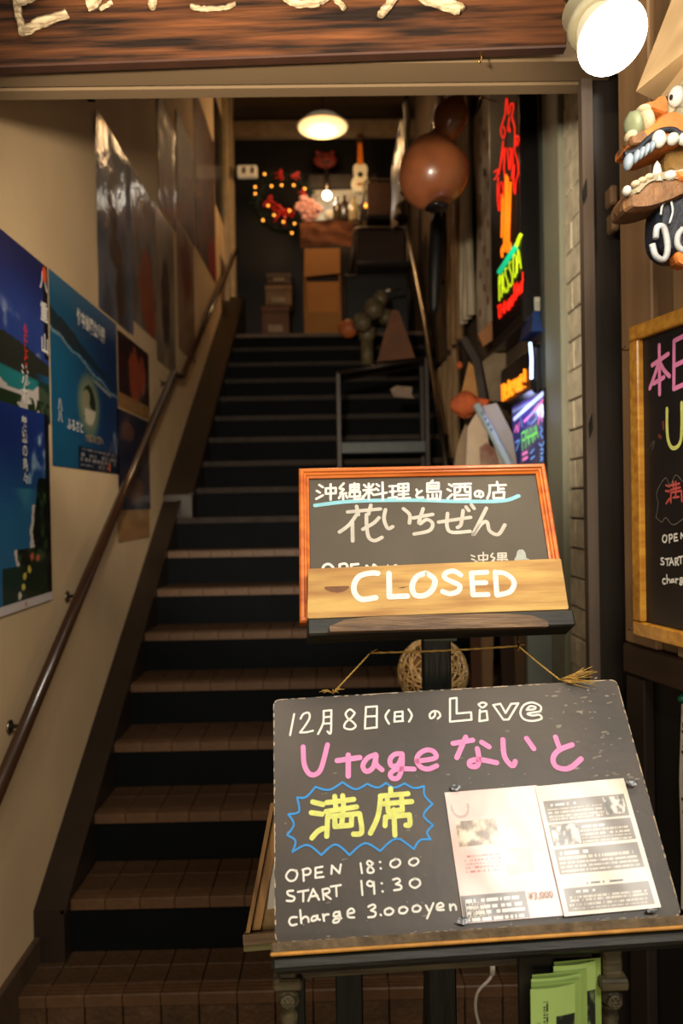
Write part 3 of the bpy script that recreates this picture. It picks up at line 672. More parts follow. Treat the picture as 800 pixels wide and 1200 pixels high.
# the plank
MP = MF @ Matrix.Translation((0, 0, .0135))
pk = [to_uv(MP, *c) for c in ((360, 727), (664, 716), (655, 657), (361, 669))]
plank = thing('closed_plank', 'pale wooden plank painted CLOSED in white, standing across the framed blackboard', 'sign', M=MP)
po = rounded([tuple(v) for v in pk], .004)
MB().prism(po, Matrix.Identity(4), -.001, .010).build('plank_board', m_plank, plank, local=True)
b = strokes(MP @ Matrix.Translation((0, 0, .0105)), cE, [[(462, 160), (425, 158), (358, 175), (325, 222), (328, 275), (368, 312), (450, 302)], [(528, 160), (530, 297)], [(530, 297), (635, 293)],
 [(745, 158), (692, 178), (664, 232), (680, 285), (738, 288), (785, 250), (795, 195), (750, 160)]], 32, .0)
strokes(MP @ Matrix.Translation((0, 0, .0105)), cFx, [[(176, 150), (140, 130), (98, 140), (94, 165), (130, 185), (170, 205), (162, 235), (120, 248), (82, 236)],
 [(232, 140), (312, 136)], [(232, 140), (240, 252)], [(236, 192), (306, 190)], [(240, 254), (318, 252)], [(356, 135), (364, 254)], [(356, 137), (405, 142), (446, 172), (453, 205), (428, 240), (366, 256)]], 26, .0, mb=b)
for i, v in enumerate(b.v): b.v[i] = Vector((v.x, v.y, .0105 + v.z))
b.build('closed_lettering', m_chalkw, plank, local=True)
u, v = to_uv(MP, 470, 691)
MB().add([(u - .008, v - .0008, .0103), (u, v - .001, .0103), (u + .013, v + .0018, .0103), (u + .003, v + .0013, .0103)], [(0, 1, 2, 3)]).build('grain_crack', m_black, plank, local=True)
u, v = to_uv(MP, 395, 692)
MB().add([(u + .022 * math.cos(a) - .001, v + .006 * math.sin(a) + .002 * math.cos(a * 2), .0102) for a in [j * .524 for j in range(12)]], [list(range(12))]).build('knot', mat('brown knot', (128, 82, 44), .6, var=.3, scale=40), plank, local=True)

# ---- easel that carries the framed board
def pxbox(b, M, x0, y0, x1, y1, z0, z1, mi=0, bev=.003):
    """box standing on a plane M between two photo points; z along the plane's normal"""
    u0, v0 = to_uv(M, x0, y1); u1, v1 = to_uv(M, x1, y0)
    return b.box((u0, v0, z0), (u1, v1, z1), mi, bev=bev)
ey0 = P(510, 740, 1.40)
easel = thing('easel', 'dark wooden easel whose tray carries the framed blackboard', 'easel', (ey0.x, 1.46, 0))
Mt = MF
L0 = Vector(LF[0]); L1 = Vector(LF[1])
b = MB().box((L0.x + .012, -.030, -.022), (L1.x - .0, -.0005, .030), bev=.003, M=Mt); b.build('tray', m_easel, easel)
b = MB()   # curved retaining batten on the tray's front
ua, va = to_uv(MF @ Matrix.Translation((0, 0, .036)), 386, 737); ub, vb = to_uv(MF @ Matrix.Translation((0, 0, .036)), 641, 731)
n = 14; top = []; 
for i in range(n + 1):
    t = i / n; top.append((ua + (ub - ua) * t, va + .003 + (vb - va) * t + .016 * (1 - (2 * t - 1) ** 4) ** .5 * (1 if 0 < t < 1 else .4)))
out = top + [(ub, vb - .006), (ua, va - .006)]
b.prism(out, MF, .031, .041); b.build('curved_batten', m_wornbar, easel)
b = MB(); xz = P(511, 780, 1.47)
b.box((xz.x - .026, 1.455, 0), (xz.x + .026, 1.485, 1.60), bev=.003); b.build('post', m_easelz, easel)
for x0, x1 in ((409, 1.45),):
    q = P(x0, 1160, x1); MB().box((q.x - .025, 1.44, 0), (q.x + .025, 1.47, .98), bev=.003).build('leg', m_easelz, easel)
q = P(625, 1160, 1.46); MB().box((q.x - .025, 1.44, 0), (q.x + .025, 1.47, .98), bev=.003).build('leg', m_easelz, easel)
q0, q1 = P(395, 1000, 1.46), P(640, 1000, 1.46); MB().box((q0.x, 1.45, q0.z - .02), (q1.x, 1.47, q0.z + .02), bev=.003).build('crossbar', m_easelz, easel)
MB().tube([(xz.x, 1.50, 1.2), (xz.x, 1.86, 0.015)], .014, 8).build('back_leg', m_easelz, easel)
MB().box((xz.x - .03, 1.405, 1.452), (xz.x + .03, 1.456, 1.49), bev=.002).build('clamp_block', mat('green grey clamp block', (74, 86, 74), .5, var=.2), easel)
# hooks under the tray and the twine of the large blackboard
hk = [P(434, 765, 1.385), P(607, 757, 1.385)]
for h_ in hk:
    MB().tube([h_ + Vector((0, .006, .022)), h_ + Vector((0, .004, .006)), h_ + Vector((0, -.002, -.001)), h_ + Vector((0, -.007, .006))], .0011, 6).build('hook', m_black, easel)
tw = thing('twine', 'straw twine from which the large blackboard hangs, knotted over two hooks', 'twine', tuple(hk[0]))
ca = MA @ Vector((*to_uv(MA, 390, 813), .002)); cb = MA @ Vector((*to_uv(MA, 655, 797), .002))
b = MB(); rq = random.Random(5)
def strand(p, q, sag, r=.0016, k=3):
    for s_ in range(k):
        pts = []
        for i in range(15):
            t = i / 14; c_ = p.lerp(q, t) + Vector((0, 0, -sag * 4 * t * (1 - t)))
            a = t * 26 + s_ * 2.1; pts.append(c_ + Vector((0, math.cos(a) * .0012, math.sin(a) * .0012)))
        b.tube(pts, r * .6, 5)
strand(ca, hk[0], 0); strand(hk[0], hk[1], .002); strand(hk[1], cb, .001)
b.build('cord', m_rope, tw)
b = MB()
for _ in range(26):     # frayed ends
    a = rq.uniform(-.5, .9); l_ = rq.uniform(.02, .062); e = cb + Vector((l_ * math.cos(a * .6), -.008 + rq.uniform(-.01, .01), l_ * math.sin(a) * .55))
    b.tube([cb, cb.lerp(e, .5) + Vector((0, 0, rq.uniform(-.004, .004))), e], [.0012, .0009, .0004], 4)
for _ in range(9):
    a = rq.uniform(-3, 0.2); l_ = rq.uniform(.008, .026); e = ca + Vector((l_ * math.cos(a), -.005, abs(l_ * math.sin(a)) * .5))
    b.tube([ca, ca.lerp(e, .5) + Vector((0, -.003, .004)), e], [.001, .0008, .0004], 4)
for h_ in hk:
    for _ in range(4):
        e = h_ + Vector((rq.uniform(-.012, .012), -.006, rq.uniform(-.012, .01))); b.tube([h_, h_.lerp(e, .5) + Vector((.003, 0, .002)), e], [.0009, .0006, .0003], 4)
b.build('frayed_end', m_rope, tw, kind='stuff')

# ---- low stand with the ledge under the large blackboard
stand = thing('display_stand', 'old wooden stand with a worn ledge and carved legs under the large blackboard', 'stand', (MA.translation.x + .25, 1.15, 0))
u0 = LA[0][0] - .004; u1 = LA[1][0] + .03
MB().box((u0, -.016, -.03), (u1, -.001, .022), bev=.003, M=MA).build('ledge', m_dust, stand)
MB().box((u0 - .001, -.0185, .019), (u1, -.0135, .0235), M=MA, bev=.0015).build('ledge_lip', m_edge, stand)
MB().box((u0 - .001, -.0045, -.0005), (u1, .0006, .0035), M=MA @ Matrix.Translation((0, .0, 0)), bev=.0015).build('ledge_back_strip', m_edge, stand)
MB().box((u0 + .001, -.036, -.03), (u1, -.0188, .019), bev=.004, M=MA).build('under_moulding', m_easel, stand)
def stand_leg(px, zt, Yq, rblock):
    q = P(px, 1160, Yq); b = MB(); s_ = Yq / F
    M_ = Matrix.Translation((q.x, Yq + .02, 0)); 
    zc = lambda py: P(px, py, Yq).z
    b.box((q.x - 11 * s_, Yq, zc(1150)), (q.x + 11 * s_, Yq + .035, zc(zt)), bev=.003)
    b.box((q.x - 17 * s_, Yq - .006, zc(1160)), (q.x + 17 * s_, Yq + .046, zc(1146)), bev=.003)
    b.box((q.x - 12 * s_, Yq - .002, zc(1183)), (q.x + 12 * s_, Yq + .042, zc(1160)), bev=.008)
    top = zc(1183)
    b.lathe([(.016, top), (.009, top - .008), (.013, top - .02), (.010, top - .05), (.015, top - .2), (.018, top - .34), (.01, top - .37), (.016, top - .39), (.016, top - .46), (.009, .02), (.012, 0)], M_, 14)
    o = b.build('leg', m_mould, stand)
    r_ = MB(); c_ = Vector((q.x, Yq - .003, zc(1172)))
    r_.lathe([(.0105, 0), (.0105, .003), (.008, .0045), (.0065, .003), (.003, .004), (.0005, .006)], Matrix.Translation(c_) @ Matrix.Rotation(math.pi / 2, 4, 'X'), 12)
    for a in range(6): r_.ball(c_ + Vector((.0055 * math.cos(a * 1.047), -.004, .0055 * math.sin(a * 1.047))), .0022, nu=6, nv=4)
    r_.build('rosette', m_mould, o)
stand_leg(337, 1118, 1.14, 1); stand_leg(719, 1106, 1.12, 1)
q0, q1 = P(346, 1147, 1.15), P(705, 1124, 1.15)
MB().hexa([(q0.x, 1.15, q0.z), (q1.x, 1.15, q1.z), (q1.x, 1.17, q1.z), (q0.x, 1.17, q0.z), (q0.x, 1.15, q0.z + .024), (q1.x, 1.15, q1.z + .024), (q1.x, 1.17, q1.z + .024), (q0.x, 1.17, q0.z + .024)]).build('apron_rail', m_mould, stand)
q0, q1 = P(560, 1200, 1.13), P(694, 1106, 1.13)
MB().box((P(606, 1120, 1.14).x, 1.132, .55), (q1.x, 1.142, q1.z), bev=.001).build('dark_panel', mat('dark olive panel', (34, 32, 22), .5, var=.4, scale=8), stand)
for xx in (337, 719):
    q = P(xx, 1160, 1.5); MB().box((P(xx, 1160, 1.14).x - .01, 1.42, 0), (P(xx, 1160, 1.14).x + .012, 1.445, .92), bev=.002).build('leg', m_easelz, stand)

# ---- green flyers below the ledge
m_green = attr_mat('yellow green paper', .8, 0.0, bump=0)
def flyer(tl, tr, hpx, Y0, label, seed, photo=(.55, 1.0, .0, .62), dY=.012):
    a = P(*tl, Y0); c_ = P(*tr, Y0 + dY); H = .148; a2 = Vector((a.x, a.y, a.z - H)); ex = (Vector((c_.x, c_.y, 0)) - Vector((a.x, a.y, 0))); W = ex.length; ex.normalize()
    up = Vector((0, 0, 1)); nn = ex.cross(up)
    M_ = Matrix(((ex.x, up.x, nn.x, a2.x), (ex.y, up.y, nn.y, a2.y), (0, 1, 0, a2.z), (0, 0, 0, 1)))
    t = thing('flyer', label, 'flyer', M=M_, group='green flyers under the ledge')
    def fn(u, v):
        c = np.broadcast_to(C(170, 200, 112), u.shape + (3,)).copy(); c *= (1 - .06 * vnoise(u, v, 3, seed))[..., None]
        ph = mixc(np.broadcast_to(C(30, 34, 26), c.shape), np.broadcast_to(C(120, 140, 90), c.shape), ss(.5, .8, vnoise(u, v, 9, seed)))
        c = mixc(c, ph, ((u > photo[0]) & (u < photo[1]) & (v > .35) & (v < .72)).astype(float))
        c = rows(c, v, u, .2, .88, .26, .42, 2, (30, 34, 20), .75, 1, seed, 60); return c
    printed('front_sheet', M_, W, H, fn, 50, 110, m_green, t, bow=lambda U, V: .004 * np.sin(U * 3.0) * V)
    printed('fold_sheet', M_ @ Matrix.Translation((.004, .002, -.006)), W * 1.08, H, lambda u, v: np.broadcast_to(C(140, 168, 86), u.shape + (3,)).copy(), 20, 20, m_green, t, bow=lambda U, V: .005 * U)
    text_mesh('Live', .011, M_ @ Matrix.Translation((.012, .085, .006)) @ Matrix.Rotation(math.pi / 2, 4, 'Z'), 'flyer_print', m_black, t) if seed == 1 else None
flyer((648, 1132), (697, 1136), 0, 1.115, 'green flyer at the back of the three under the ledge', 3)
flyer((622, 1147), (680, 1153), 0, 1.10, 'green flyer in the middle of the three, mostly covered by the one before it', 2, (.9, 1, 0, .1))
flyer((621, 1159), (673, 1160), 0, 1.085, 'foremost green flyer with a dark photo and vertical black print', 1)
q0, q1 = P(604, 1200, 1.10), P(702, 1200, 1.10)
hold = thing('flyer_holder', 'dark open box under the ledge that holds the green flyers', 'holder', (.25, 1.1, 0.95 - .3))
for n_, a, c_ in (('front_panel', (q0.x, 1.068, q0.z - .12), (q1.x, 1.073, q0.z - .03)), ('base_panel', (q0.x, 1.068, q0.z - .125), (q1.x, 1.13, q0.z - .12)), ('side_panel', (q0.x, 1.068, q0.z - .12), (q0.x + .004, 1.13, q0.z - .02)), ('side_panel', (q1.x - .004, 1.068, q0.z - .12), (q1.x, 1.13, q0.z - .02))):
    MB().box(a, c_).build(n_, m_black, hold)

# ---- wooden framed menu leaning behind the large board on the left
MM, LM = quad_frame((318, 941), (452, 930), (430, 1080), (289, 1092), 1.5)
mt = thing('wooden_menu_board', 'pale wooden framed board behind the left edge of the large blackboard, a white paper inside', 'board', M=MM)
m_tw = wood('light tray wood', (176, 132, 74), (112, 78, 40), 'y', .55, 6, .2)
wM, hM = LM[1][0], LM[3][1]; k_ = LM[3][0] / hM
def skew(pts): return [(x + k_ * y, y) for x, y in pts]
MB().prism(skew([(0, 0), (wM, 0), (wM, hM), (0, hM)]), Matrix.Identity(4), -.012, -.004).build('back_panel', mat('speckled kraft panel', (150, 122, 78), .8, var=.35, scale=90), mt, local=True)
MB().prism(skew([(0, 0), (.008, 0), (.008, hM), (0, hM)]), Matrix.Identity(4), -.012, .02).build('frame_rail', m_tw, mt, local=True)
MB().prism(skew([(.010, .002), (.026, .002), (.026, hM), (.010, hM)]), Matrix.Identity(4), -.006, .006).build('inner_rail', m_tw, mt, local=True)
MB().prism([(-.004, -.018), (wM, -.018), (wM, -.001), (-.004, -.001)], Matrix.Identity(4), -.012, .028).build('frame_rail', m_wornbar, mt, local=True)
MB().prism([(-.004, -.03), (wM, -.03), (wM, -.019), (-.004, -.019)], Matrix.Identity(4), -.012, .022).build('frame_rail', mat('mossy rail', (120, 112, 66), .6, var=.3), mt, local=True)
u, v = to_uv(MM, 313, 1066)
MB().prism([(u, v), (u + .1, v + .004), (u + .13, v + .14), (u + .022, v + .14)], Matrix.Identity(4), -.0035, -.0025).build('paper_slip', mat('white paper', (205, 200, 190), .8, var=.08), mt, local=True)

# ---- white cable hanging behind the stand
b = MB(); b.tube([P(*c, 1.7) for c in spline([(577, 1140), (573, 1148), (560, 1162), (557, 1180), (561, 1200), (566, 1216)], 6)], .0035, 8)
cab = thing('power_cable', 'white cable hanging down behind the stand beside the easel post', 'cable', tuple(P(561, 1200, 1.7)))
b.build('cord', mat('white cable jacket', (222, 218, 208), .4, var=0), cab)
MB().tube([P(577, 1128, 1.7), P(577, 1142, 1.7)], .006, 8).build('plug', mat('white cable jacket', (222, 218, 208)), cab)
MB().tube([P(577, 1136, 1.7), P(577, 1100, 1.72), P(577, 1060, 1.73)], .0035, 8).build('upper_cord', mat('white cable jacket', (222, 218, 208)), cab)
# ================================================================== LEFT WALL: POSTERS, HANDRAIL
XL = -1.02
m_post1 = attr_mat('glossy poster print', .35, .35, bump=.12, bscale=5)
m_post2 = attr_mat('shiny curling poster print', .6, .3, bump=.16, bscale=9, crough=.12)
def wall_sheet(name, label, cat, px0, px1, ytop, ybot, fn, nu=60, nv=80, material=None, curl=0.0, x=XL + .003, group=None, at=None, side=1, backing=True):
    """sheet on the left wall between photo columns px0 and px1; rows measured at its near edge"""
    pr = px0 if at is None else at
    a = HX(pr, ytop, x); b_ = HX(pr, ybot, x); y0 = HX(px0, (ytop + ybot) / 2, x).y; y1 = HX(px1, (ytop + ybot) / 2, x).y
    W = abs(y1 - y0); H = a.z - b_.z
    if side > 0: M_ = Matrix(((0, 0, 1, x), (1, 0, 0, y0), (0, 1, 0, b_.z), (0, 0, 0, 1)))
    else: M_ = Matrix(((0, 0, -1, x), (-1, 0, 0, y1 if y1 > y0 else y0), (0, 1, 0, b_.z), (0, 0, 0, 1)))
    t = thing(name, label, cat, M=M_, group=group)
    printed('printed_sheet', M_, W, H, fn, nu, nv, material or m_post1, t, bow=(lambda U, V: curl * (ss(.8, 1, V) * .6 + .4 * ss(.85, 1, U) + .15 * np.sin(V * 9 + U * 4) ** 2)) if curl else None)
    return t, M_, W, H
def full(u, c):
    c = np.array(c, float); g = c.mean(); return np.broadcast_to(g + (c - g) * .8, u.shape + (3,)).copy()
def sea_upper(u, v):       # sky, cloud, dark island, turquoise water, white sand
    c = mixc(full(u, (34, 62, 150)), full(u, (18, 30, 100)), ss(.55, 1, v)); cl = ss(.55, .8, vnoise(u, v, 6, 1)) * ss(.32, .42, v) * (1 - ss(.55, .68, v))
    c = mixc(c, full(u, (170, 178, 205)), cl)
    c = mixc(c, full(u, (44, 48, 40)), (v < .38 + .06 * np.sin(u * 3 + .5) + .02 * vnoise(u, v, 9, 2)).astype(float))
    c = mixc(c, full(u, (24, 138, 140)), ss(0, .02, .28 - v - .03 * u)); c = mixc(c, full(u, (20, 86, 130)), ss(.75, .95, u) * (v < .3))
    c = mixc(c, full(u, (212, 200, 190)), (v < .15 + .03 * np.sin(u * 9) + .05 * vnoise(u, v, 8, 4)).astype(float))
    c = mixc(c, full(u, (36, 62, 30)), ((v < .13) & (vnoise(u, v, 14, 5) > .45)).astype(float))
    c = mixc(c, full(u, (32, 58, 30)), ((u > .83) & (v < .25)).astype(float) * .8)
    return mixc(c, full(u, (16, 16, 22)), ((u > .93) & (v > .4)).astype(float))
def sea_lower(u, v):       # lower poster: deep sea, steep green coast, flowers, white margin
    c = mixc(full(u, (28, 110, 165)), full(u, (20, 50, 140)), ss(.4, .9, v)); c = mixc(c, full(u, (70, 180, 190)), ss(.5, .9, vnoise(u, v, 3, 7)) * (v < .6) * .6)
    c = mixc(c, full(u, (150, 190, 225)), ss(.6, .75, vnoise(u, v, 7, 9)) * (v > .62)); 
    cx = .86 - .16 * np.sin(v * 4.2); coast = (u > cx + .08 * vnoise(u, v, 8, 11) - .2 * (v < .3)) & (v < .66)
    edge = np.abs(u - (cx + .08 * vnoise(u, v, 8, 11) - .2 * (v < .3)))
    c = mixc(c, full(u, (225, 212, 196)), ((edge < .035) & (v < .52) & (v > .2)).astype(float))
    c = mixc(c, mixc(full(u, (16, 28, 18)), full(u, (52, 88, 42)), ss(.45, .7, vnoise(u, v, 16, 12))), coast.astype(float))
    c = mixc(c, full(u, (30, 52, 28)), ((v < .22) & (u > .35)).astype(float) * .85)
    for (fu, fv, col) in ((.62, .16, (232, 200, 60)), (.68, .19, (232, 206, 70)), (.72, .25, (225, 96, 50)), (.8, .24, (225, 96, 50)), (.6, .11, (235, 215, 90)), (.55, .07, (235, 225, 190))):
        c = mixc(c, full(u, col), (np.hypot((u - fu) * .8, v - fv) < .014 + .008 * vnoise(u, v, 30, 3)).astype(float))
    c = mixc(c, full(u, (16, 14, 16)), ((u > .93) & (v > .04)).astype(float) * .85)
    return mixc(c, full(u, (226, 214, 206)), (v < .045).astype(float))
def sea_island(u, v):      # aerial view with a ringed islet
    c = mixc(full(u, (14, 96, 140)), full(u, (18, 56, 110)), ss(.1, .9, u)); c = mixc(c, full(u, (64, 120, 160)), ss(.8, 1, v) * .8)
    c = mixc(c, full(u, (28, 52, 64)), (np.abs(v - (.74 - .22 * u) - .06 * vnoise(u, v, 5, 3)) < .055 * (1 - u)).astype(float))
    c = mixc(c, full(u, (110, 150, 165)), (np.abs(v - (.68 - .2 * u) - .05 * vnoise(u, v, 7, 4)) < .008).astype(float))
    c = mixc(c, full(u, (150, 160, 150)), ((np.abs(v - (.56 - .17 * (u - .5))) < .01) & (u > .55) & (u < .86)).astype(float))
    r_ = np.hypot((u - .5) * 1.15, v - .385) * (1 + .25 * vnoise(u, v, 5, 6))
    c = mixc(c, full(u, (96, 124, 104)), 1 - ss(.17, .25, r_)); c = mixc(c, full(u, (150, 146, 110)), 1 - ss(.1, .19, r_))
    c = mixc(c, full(u, (34, 50, 30)), ((r_ < .13) & (vnoise(u, v, 7, 8) > .42)).astype(float)); c = mixc(c, full(u, (214, 205, 170)), ((r_ < .13) & (r_ > .02) & (v < .36) & (u > .44) & (u < .62)).astype(float) * .9)
    c = mixc(c, full(u, (150, 175, 190)), ss(.6, .8, vnoise(u, v, 12, 9)) * ((u > .8) & (v < .35)))
    c = mixc(c, full(u, (16, 24, 40)), ((v < .13) & (u > .33)).astype(float) * .75); c = rows(c, u, v, .36, .95, .02, .14, 4, (190, 180, 170), .4, .8, 2, 40)
    return mixc(c, full(u, (232, 90, 40)), (np.hypot(u - .82, (v - .035) * .7) < .02).astype(float))
def tonal(a, b_, s1, fig=None, fc=None, sc=4):
    def fn(u, v):
        c = mixc(full(u, a), full(u, b_), ss(.3, .7, vnoise(u, v, sc, s1)))
        if fig is not None:
            for (cu, cv, ru, rv) in fig: c = mixc(c, full(u, fc), 1 - ss(.75, 1.15, np.hypot((u - cu) / ru, (v - cv) / rv) + .5 * (vnoise(u, v, 10, s1 + 5) - .5)))
        return c
    return fn
pA = wall_sheet('poster', 'deep blue sky and sandy beach poster with white vertical lettering, upper left of the wall', 'poster', -40, 57, 315, 497, sea_upper, 110, 130, at=57)
pB = wall_sheet('poster', 'sea coast poster with yellow flowers and a white lower margin, below the blue sky poster', 'poster', -40, 59, 488, 703, sea_lower, 110, 150, at=59, x=XL + .007)
pC = wall_sheet('poster', 'aerial poster of a small round islet in blue sea, right beside the sky poster', 'poster', 59, 137, 316, 545, sea_island, 120, 110)
# a narrow white pole of light paper margin and title prints
m_wt = mat('white print', (225, 222, 214), .6, var=0); m_rd = mat('red print', (214, 44, 34), .6, var=0); m_or = mat('orange red print', (230, 84, 40), .6, var=0)
def on_sheet(P4, body, u, v, size, m_, name='title_print', sx=1.0, bold=0.0, sp=1.0):
    t, M_, W, H = P4; text_mesh(body, size, M_ @ Matrix.Translation((u * W, v * H, .006)), name, m_, t, bold=bold, sx=sx, space=sp)
on_sheet(pA, '八\n重\n山', .86, .84, .075, m_wt, bold=.002, sp=1.5)
on_sheet(pA, '心\nに\nし\nみ\nる', .62, .5, .034, m_rd, bold=.0012, sp=.95)
on_sheet(pA, '流\nれ', .58, .2, .07, m_wt, bold=.0015, sp=.95)
t, M_, W, H = pA
MB().prism([(W * .93 + .02 * math.cos(a), H * .93 + .03 * math.sin(a)) for a in [j * .785 for j in range(8)]], M_, .006, .0065).build('orange_mark', m_or, t)
on_sheet(pB, '魅\n惑\nの\n島\n々', .6, .9, .046, m_wt, bold=.001, sp=1.0)
on_sheet(pB, 'Y', .6, .012, .02, m_rd, bold=.001)
on_sheet(pC, '竹中島国立公園', .33, .82, .07, m_wt, bold=.003, sx=.8)
on_sheet(pC, '八\n八', .06, .3, .05, m_wt, bold=.001, sp=.9)
on_sheet(pC, 'ふるさと', .17, .21, .05, m_wt, bold=.001); on_sheet(pC, '大自然の楽園へ', .42, .17, .036, mat('sand print', (170, 150, 110), .6, var=0), bold=.001)
wall_sheet('poster', 'grey blue poster of a brown diver figure, upper edge curling and shining', 'poster', 113, 152, 130, 358, tonal((92, 98, 112), (60, 68, 84), 3, [(.45, .62, .13, .2), (.5, .38, .2, .1), (.62, .2, .12, .22)], (58, 40, 28)), 60, 90, m_post2, .012)
wall_sheet('poster', 'hazy poster with an orange red blur, beside the diver poster', 'poster', 153, 181, 196, 372, tonal((120, 112, 104), (96, 84, 74), 5, [(.6, .3, .32, .32), (.75, .1, .2, .2)], (160, 64, 30)), 40, 70, m_post2, .01)
wall_sheet('poster', 'dark red sunset poster directly below the hazy orange one', 'poster', 138, 174, 386, 458, tonal((70, 30, 26), (40, 26, 34), 6, [(.5, .4, .2, .5), (.75, .5, .12, .4)], (186, 72, 34)), 40, 50)
wall_sheet('paper_strip', 'orange brown paper strip between the sunset poster and the navy poster', 'paper', 138, 175, 458, 476, tonal((188, 132, 66), (170, 116, 56), 2), 20, 10)
wall_sheet('poster', 'navy night poster crossed by the handrail', 'poster', 138, 175, 478, 598, tonal((56, 46, 60), (30, 34, 66), 8, [(.5, .2, .3, .15), (.3, .8, .2, .1)], (110, 70, 56)), 40, 60)
wall_sheet('paper_strip', 'orange brown paper sheet below the navy poster, beside the handrail', 'paper', 138, 175, 598, 636, tonal((196, 140, 76), (176, 122, 62), 4), 20, 10)
wall_sheet('poster', 'pale poster of a standing dark blue figure', 'poster', 182, 204, 238, 420, tonal((168, 148, 118), (140, 120, 92), 9, [(.5, .45, .22, .3)], (34, 34, 52)), 30, 60)
wall_sheet('poster', 'glossy maroon poster high on the wall, the nearest of the high row', 'poster', 185, 204, 112, 236, tonal((120, 72, 50), (84, 48, 38), 10), 30, 50, m_post2, .012)
wall_sheet('poster', 'glossy brown and violet poster, second of the high row', 'poster', 207, 226, 130, 252, tonal((124, 84, 74), (88, 56, 50), 12), 30, 50, m_post2, .012)
wall_sheet('poster', 'pink and ochre poster below the high row', 'poster', 208, 227, 258, 406, tonal((150, 112, 80), (170, 136, 100), 13, [(.5, .7, .3, .25)], (140, 58, 44)), 30, 60)
wall_sheet('poster', 'large glossy poster with a red lower corner, farthest of the high row', 'poster', 228, 250, 104, 286, tonal((118, 70, 48), (84, 56, 44), 15, [(.85, .1, .25, .2)], (160, 30, 26)), 40, 60, m_post2, .012)
wall_sheet('poster', 'black poster beside the door jamb of the upper room', 'poster', 251, 261, 108, 235, tonal((22, 18, 16), (12, 10, 10), 16), 20, 40)
wall_sheet('poster', 'narrow red brown poster under the top of the handrail', 'poster', 259, 266, 300, 370, tonal((110, 60, 44), (80, 50, 40), 17), 16, 30)

m_rail = mat('dark brown lacquered handrail', (58, 36, 22), .28, var=.25, scale=6, stretch=(1, 1, .3), coat=.5)
m_steel = mat('brushed steel', (170, 160, 145), .3, 1.0, .2, 20)
hr = thing('handrail', 'dark brown wooden handrail climbing the poster wall, on small wall brackets', 'handrail', (XL + .07, 3, 1.3))
XR_ = XL + .075
r0, r1 = HX(-12, 950, XR_), HX(203, 437, XR_)
r2, r3 = HX(214, 441, XR_), HX(277, 292, XR_)
MB().tube([r0, r1], .021, 12).build('lower_rail', m_rail, hr)
MB().tube([r1, r1.lerp(r2, .5) + Vector((0, 0, -.01)), r2], .021, 10).build('rail_joint', m_rail, hr)
MB().tube([r2, r3], .019, 12).build('upper_rail', m_rail, hr)
MB().tube([r3, r3 + Vector((-.05, .06, .0))], .019, 10).build('rail_end', m_rail, hr)
for t in (.12, .33, .995):
    q = r0.lerp(r1, t); o = MB().tube([q + Vector((0, 0, -.02)), q + Vector((-.01, 0, -.05)), q + Vector((-.072, 0, -.055))], .007, 8).build('wall_bracket', m_steel, hr)
    MB().tube([q + Vector((-.074, 0, -.055)), q + Vector((-.068, 0, -.055))], .022, 12).build('rosette', m_steel, o)
for px, py in ((2, 104), (103, 110)):
    q = HX(px, py, XL + .002); b = MB(); b.box((XL + .0, q.y, q.z - .03), (XL + .03, q.y + .012, q.z + .05)); b.box((XL, q.y, q.z + .04), (XL + .09, q.y + .012, q.z + .05))
    b.build('ceiling_bracket', m_black, label='small black bracket high on the wall ' + ('above the blue sky poster' if px < 50 else 'above the diver poster'), cat='bracket', group='ceiling brackets')

# ================================================================== UPPER ROOM
def at(px, py, Y): return P(px, py, Y)
def rbox(b, px0, py0, px1, py1, Y, d, **k):
    a = P(px0, py1, Y); c_ = P(px1, py0, Y); return b.box((a.x, Y, a.z), (c_.x, Y + d, c_.z), **k)
YB = 8.4
# pendant
c_ = P(378, 152, 7.4)
pend = thing('pendant_lamp', 'round white pendant lamp glowing under the upper ceiling', 'lamp', tuple(c_))
R_ = 30 * 7.4 / F
MB().lathe([(.02, .16), (.05, .15), (R_ * .6, .11), (R_, .03), (R_ * .985, .02), (R_ * .58, .1), (.04, .14), (.015, .15)], Matrix.Translation(c_), 32).build('lamp_shade', mat('cream enamel shade', (220, 205, 170), .4, var=0, emis=.15), pend)
MB().lathe([(.01, .07), (R_ * .6, .055), (R_ * .93, .018), (R_ * .93, .01), (R_ * .6, -.02), (.01, -.035)], Matrix.Translation(c_), 32).build('glowing_diffuser', mat('lit opal diffuser', (255, 216, 146), .5, var=0, emis=1.5), pend)
MB().tube([c_ + Vector((0, 0, .15)), Vector((c_.x, c_.y, 5.94))], .006, 6).build('cord', m_black, pend)
point('pendant_light', tuple(c_ + Vector((0, 0, -.12))), 24, AMB, .15)
# spot on the counter
c_ = P(383, 229, 8.1)
sp = thing('counter_spotlight', 'small bright spotlight over the white counter wall', 'lamp', tuple(c_))
MB().ball(c_, .045).build('bulb', mat('bright bulb', (255, 244, 220), .5, var=0, emis=9), sp)
MB().tube([c_ + Vector((0, .03, .03)), c_ + Vector((0, .12, .3))], .018, 10).build('stem', m_steel, sp)
point('counter_glow', tuple(c_ + Vector((0.02, -.12, -.05))), 2.6, (1, .9, .75), .05)
b = MB(); rbox(b, 362, 222, 432, 258, 8.35, .03); b.build('counter_backsplash', mat('white counter tiles', (190, 182, 160), .4, var=.25, scale=4), label='pale lit panel behind the bottles on the counter', cat='panel')
b = MB(); rbox(b, 362, 204, 440, 221, 8.36, .03); b.build('dark_shelf_board', mat('smoky brown board', (60, 50, 42), .4, var=.3), label='dark brown board above the pale lit panel', cat='board')
ct = thing('counter', 'dark wooden counter of the upper room with bottles on top', 'counter', tuple(P(395, 300, 8.1)))
b = MB(); rbox(b, 352, 259, 440, 263, 7.95, .4); b.build('worktop', mat('brown counter top', (92, 66, 40), .4, var=.3), ct)
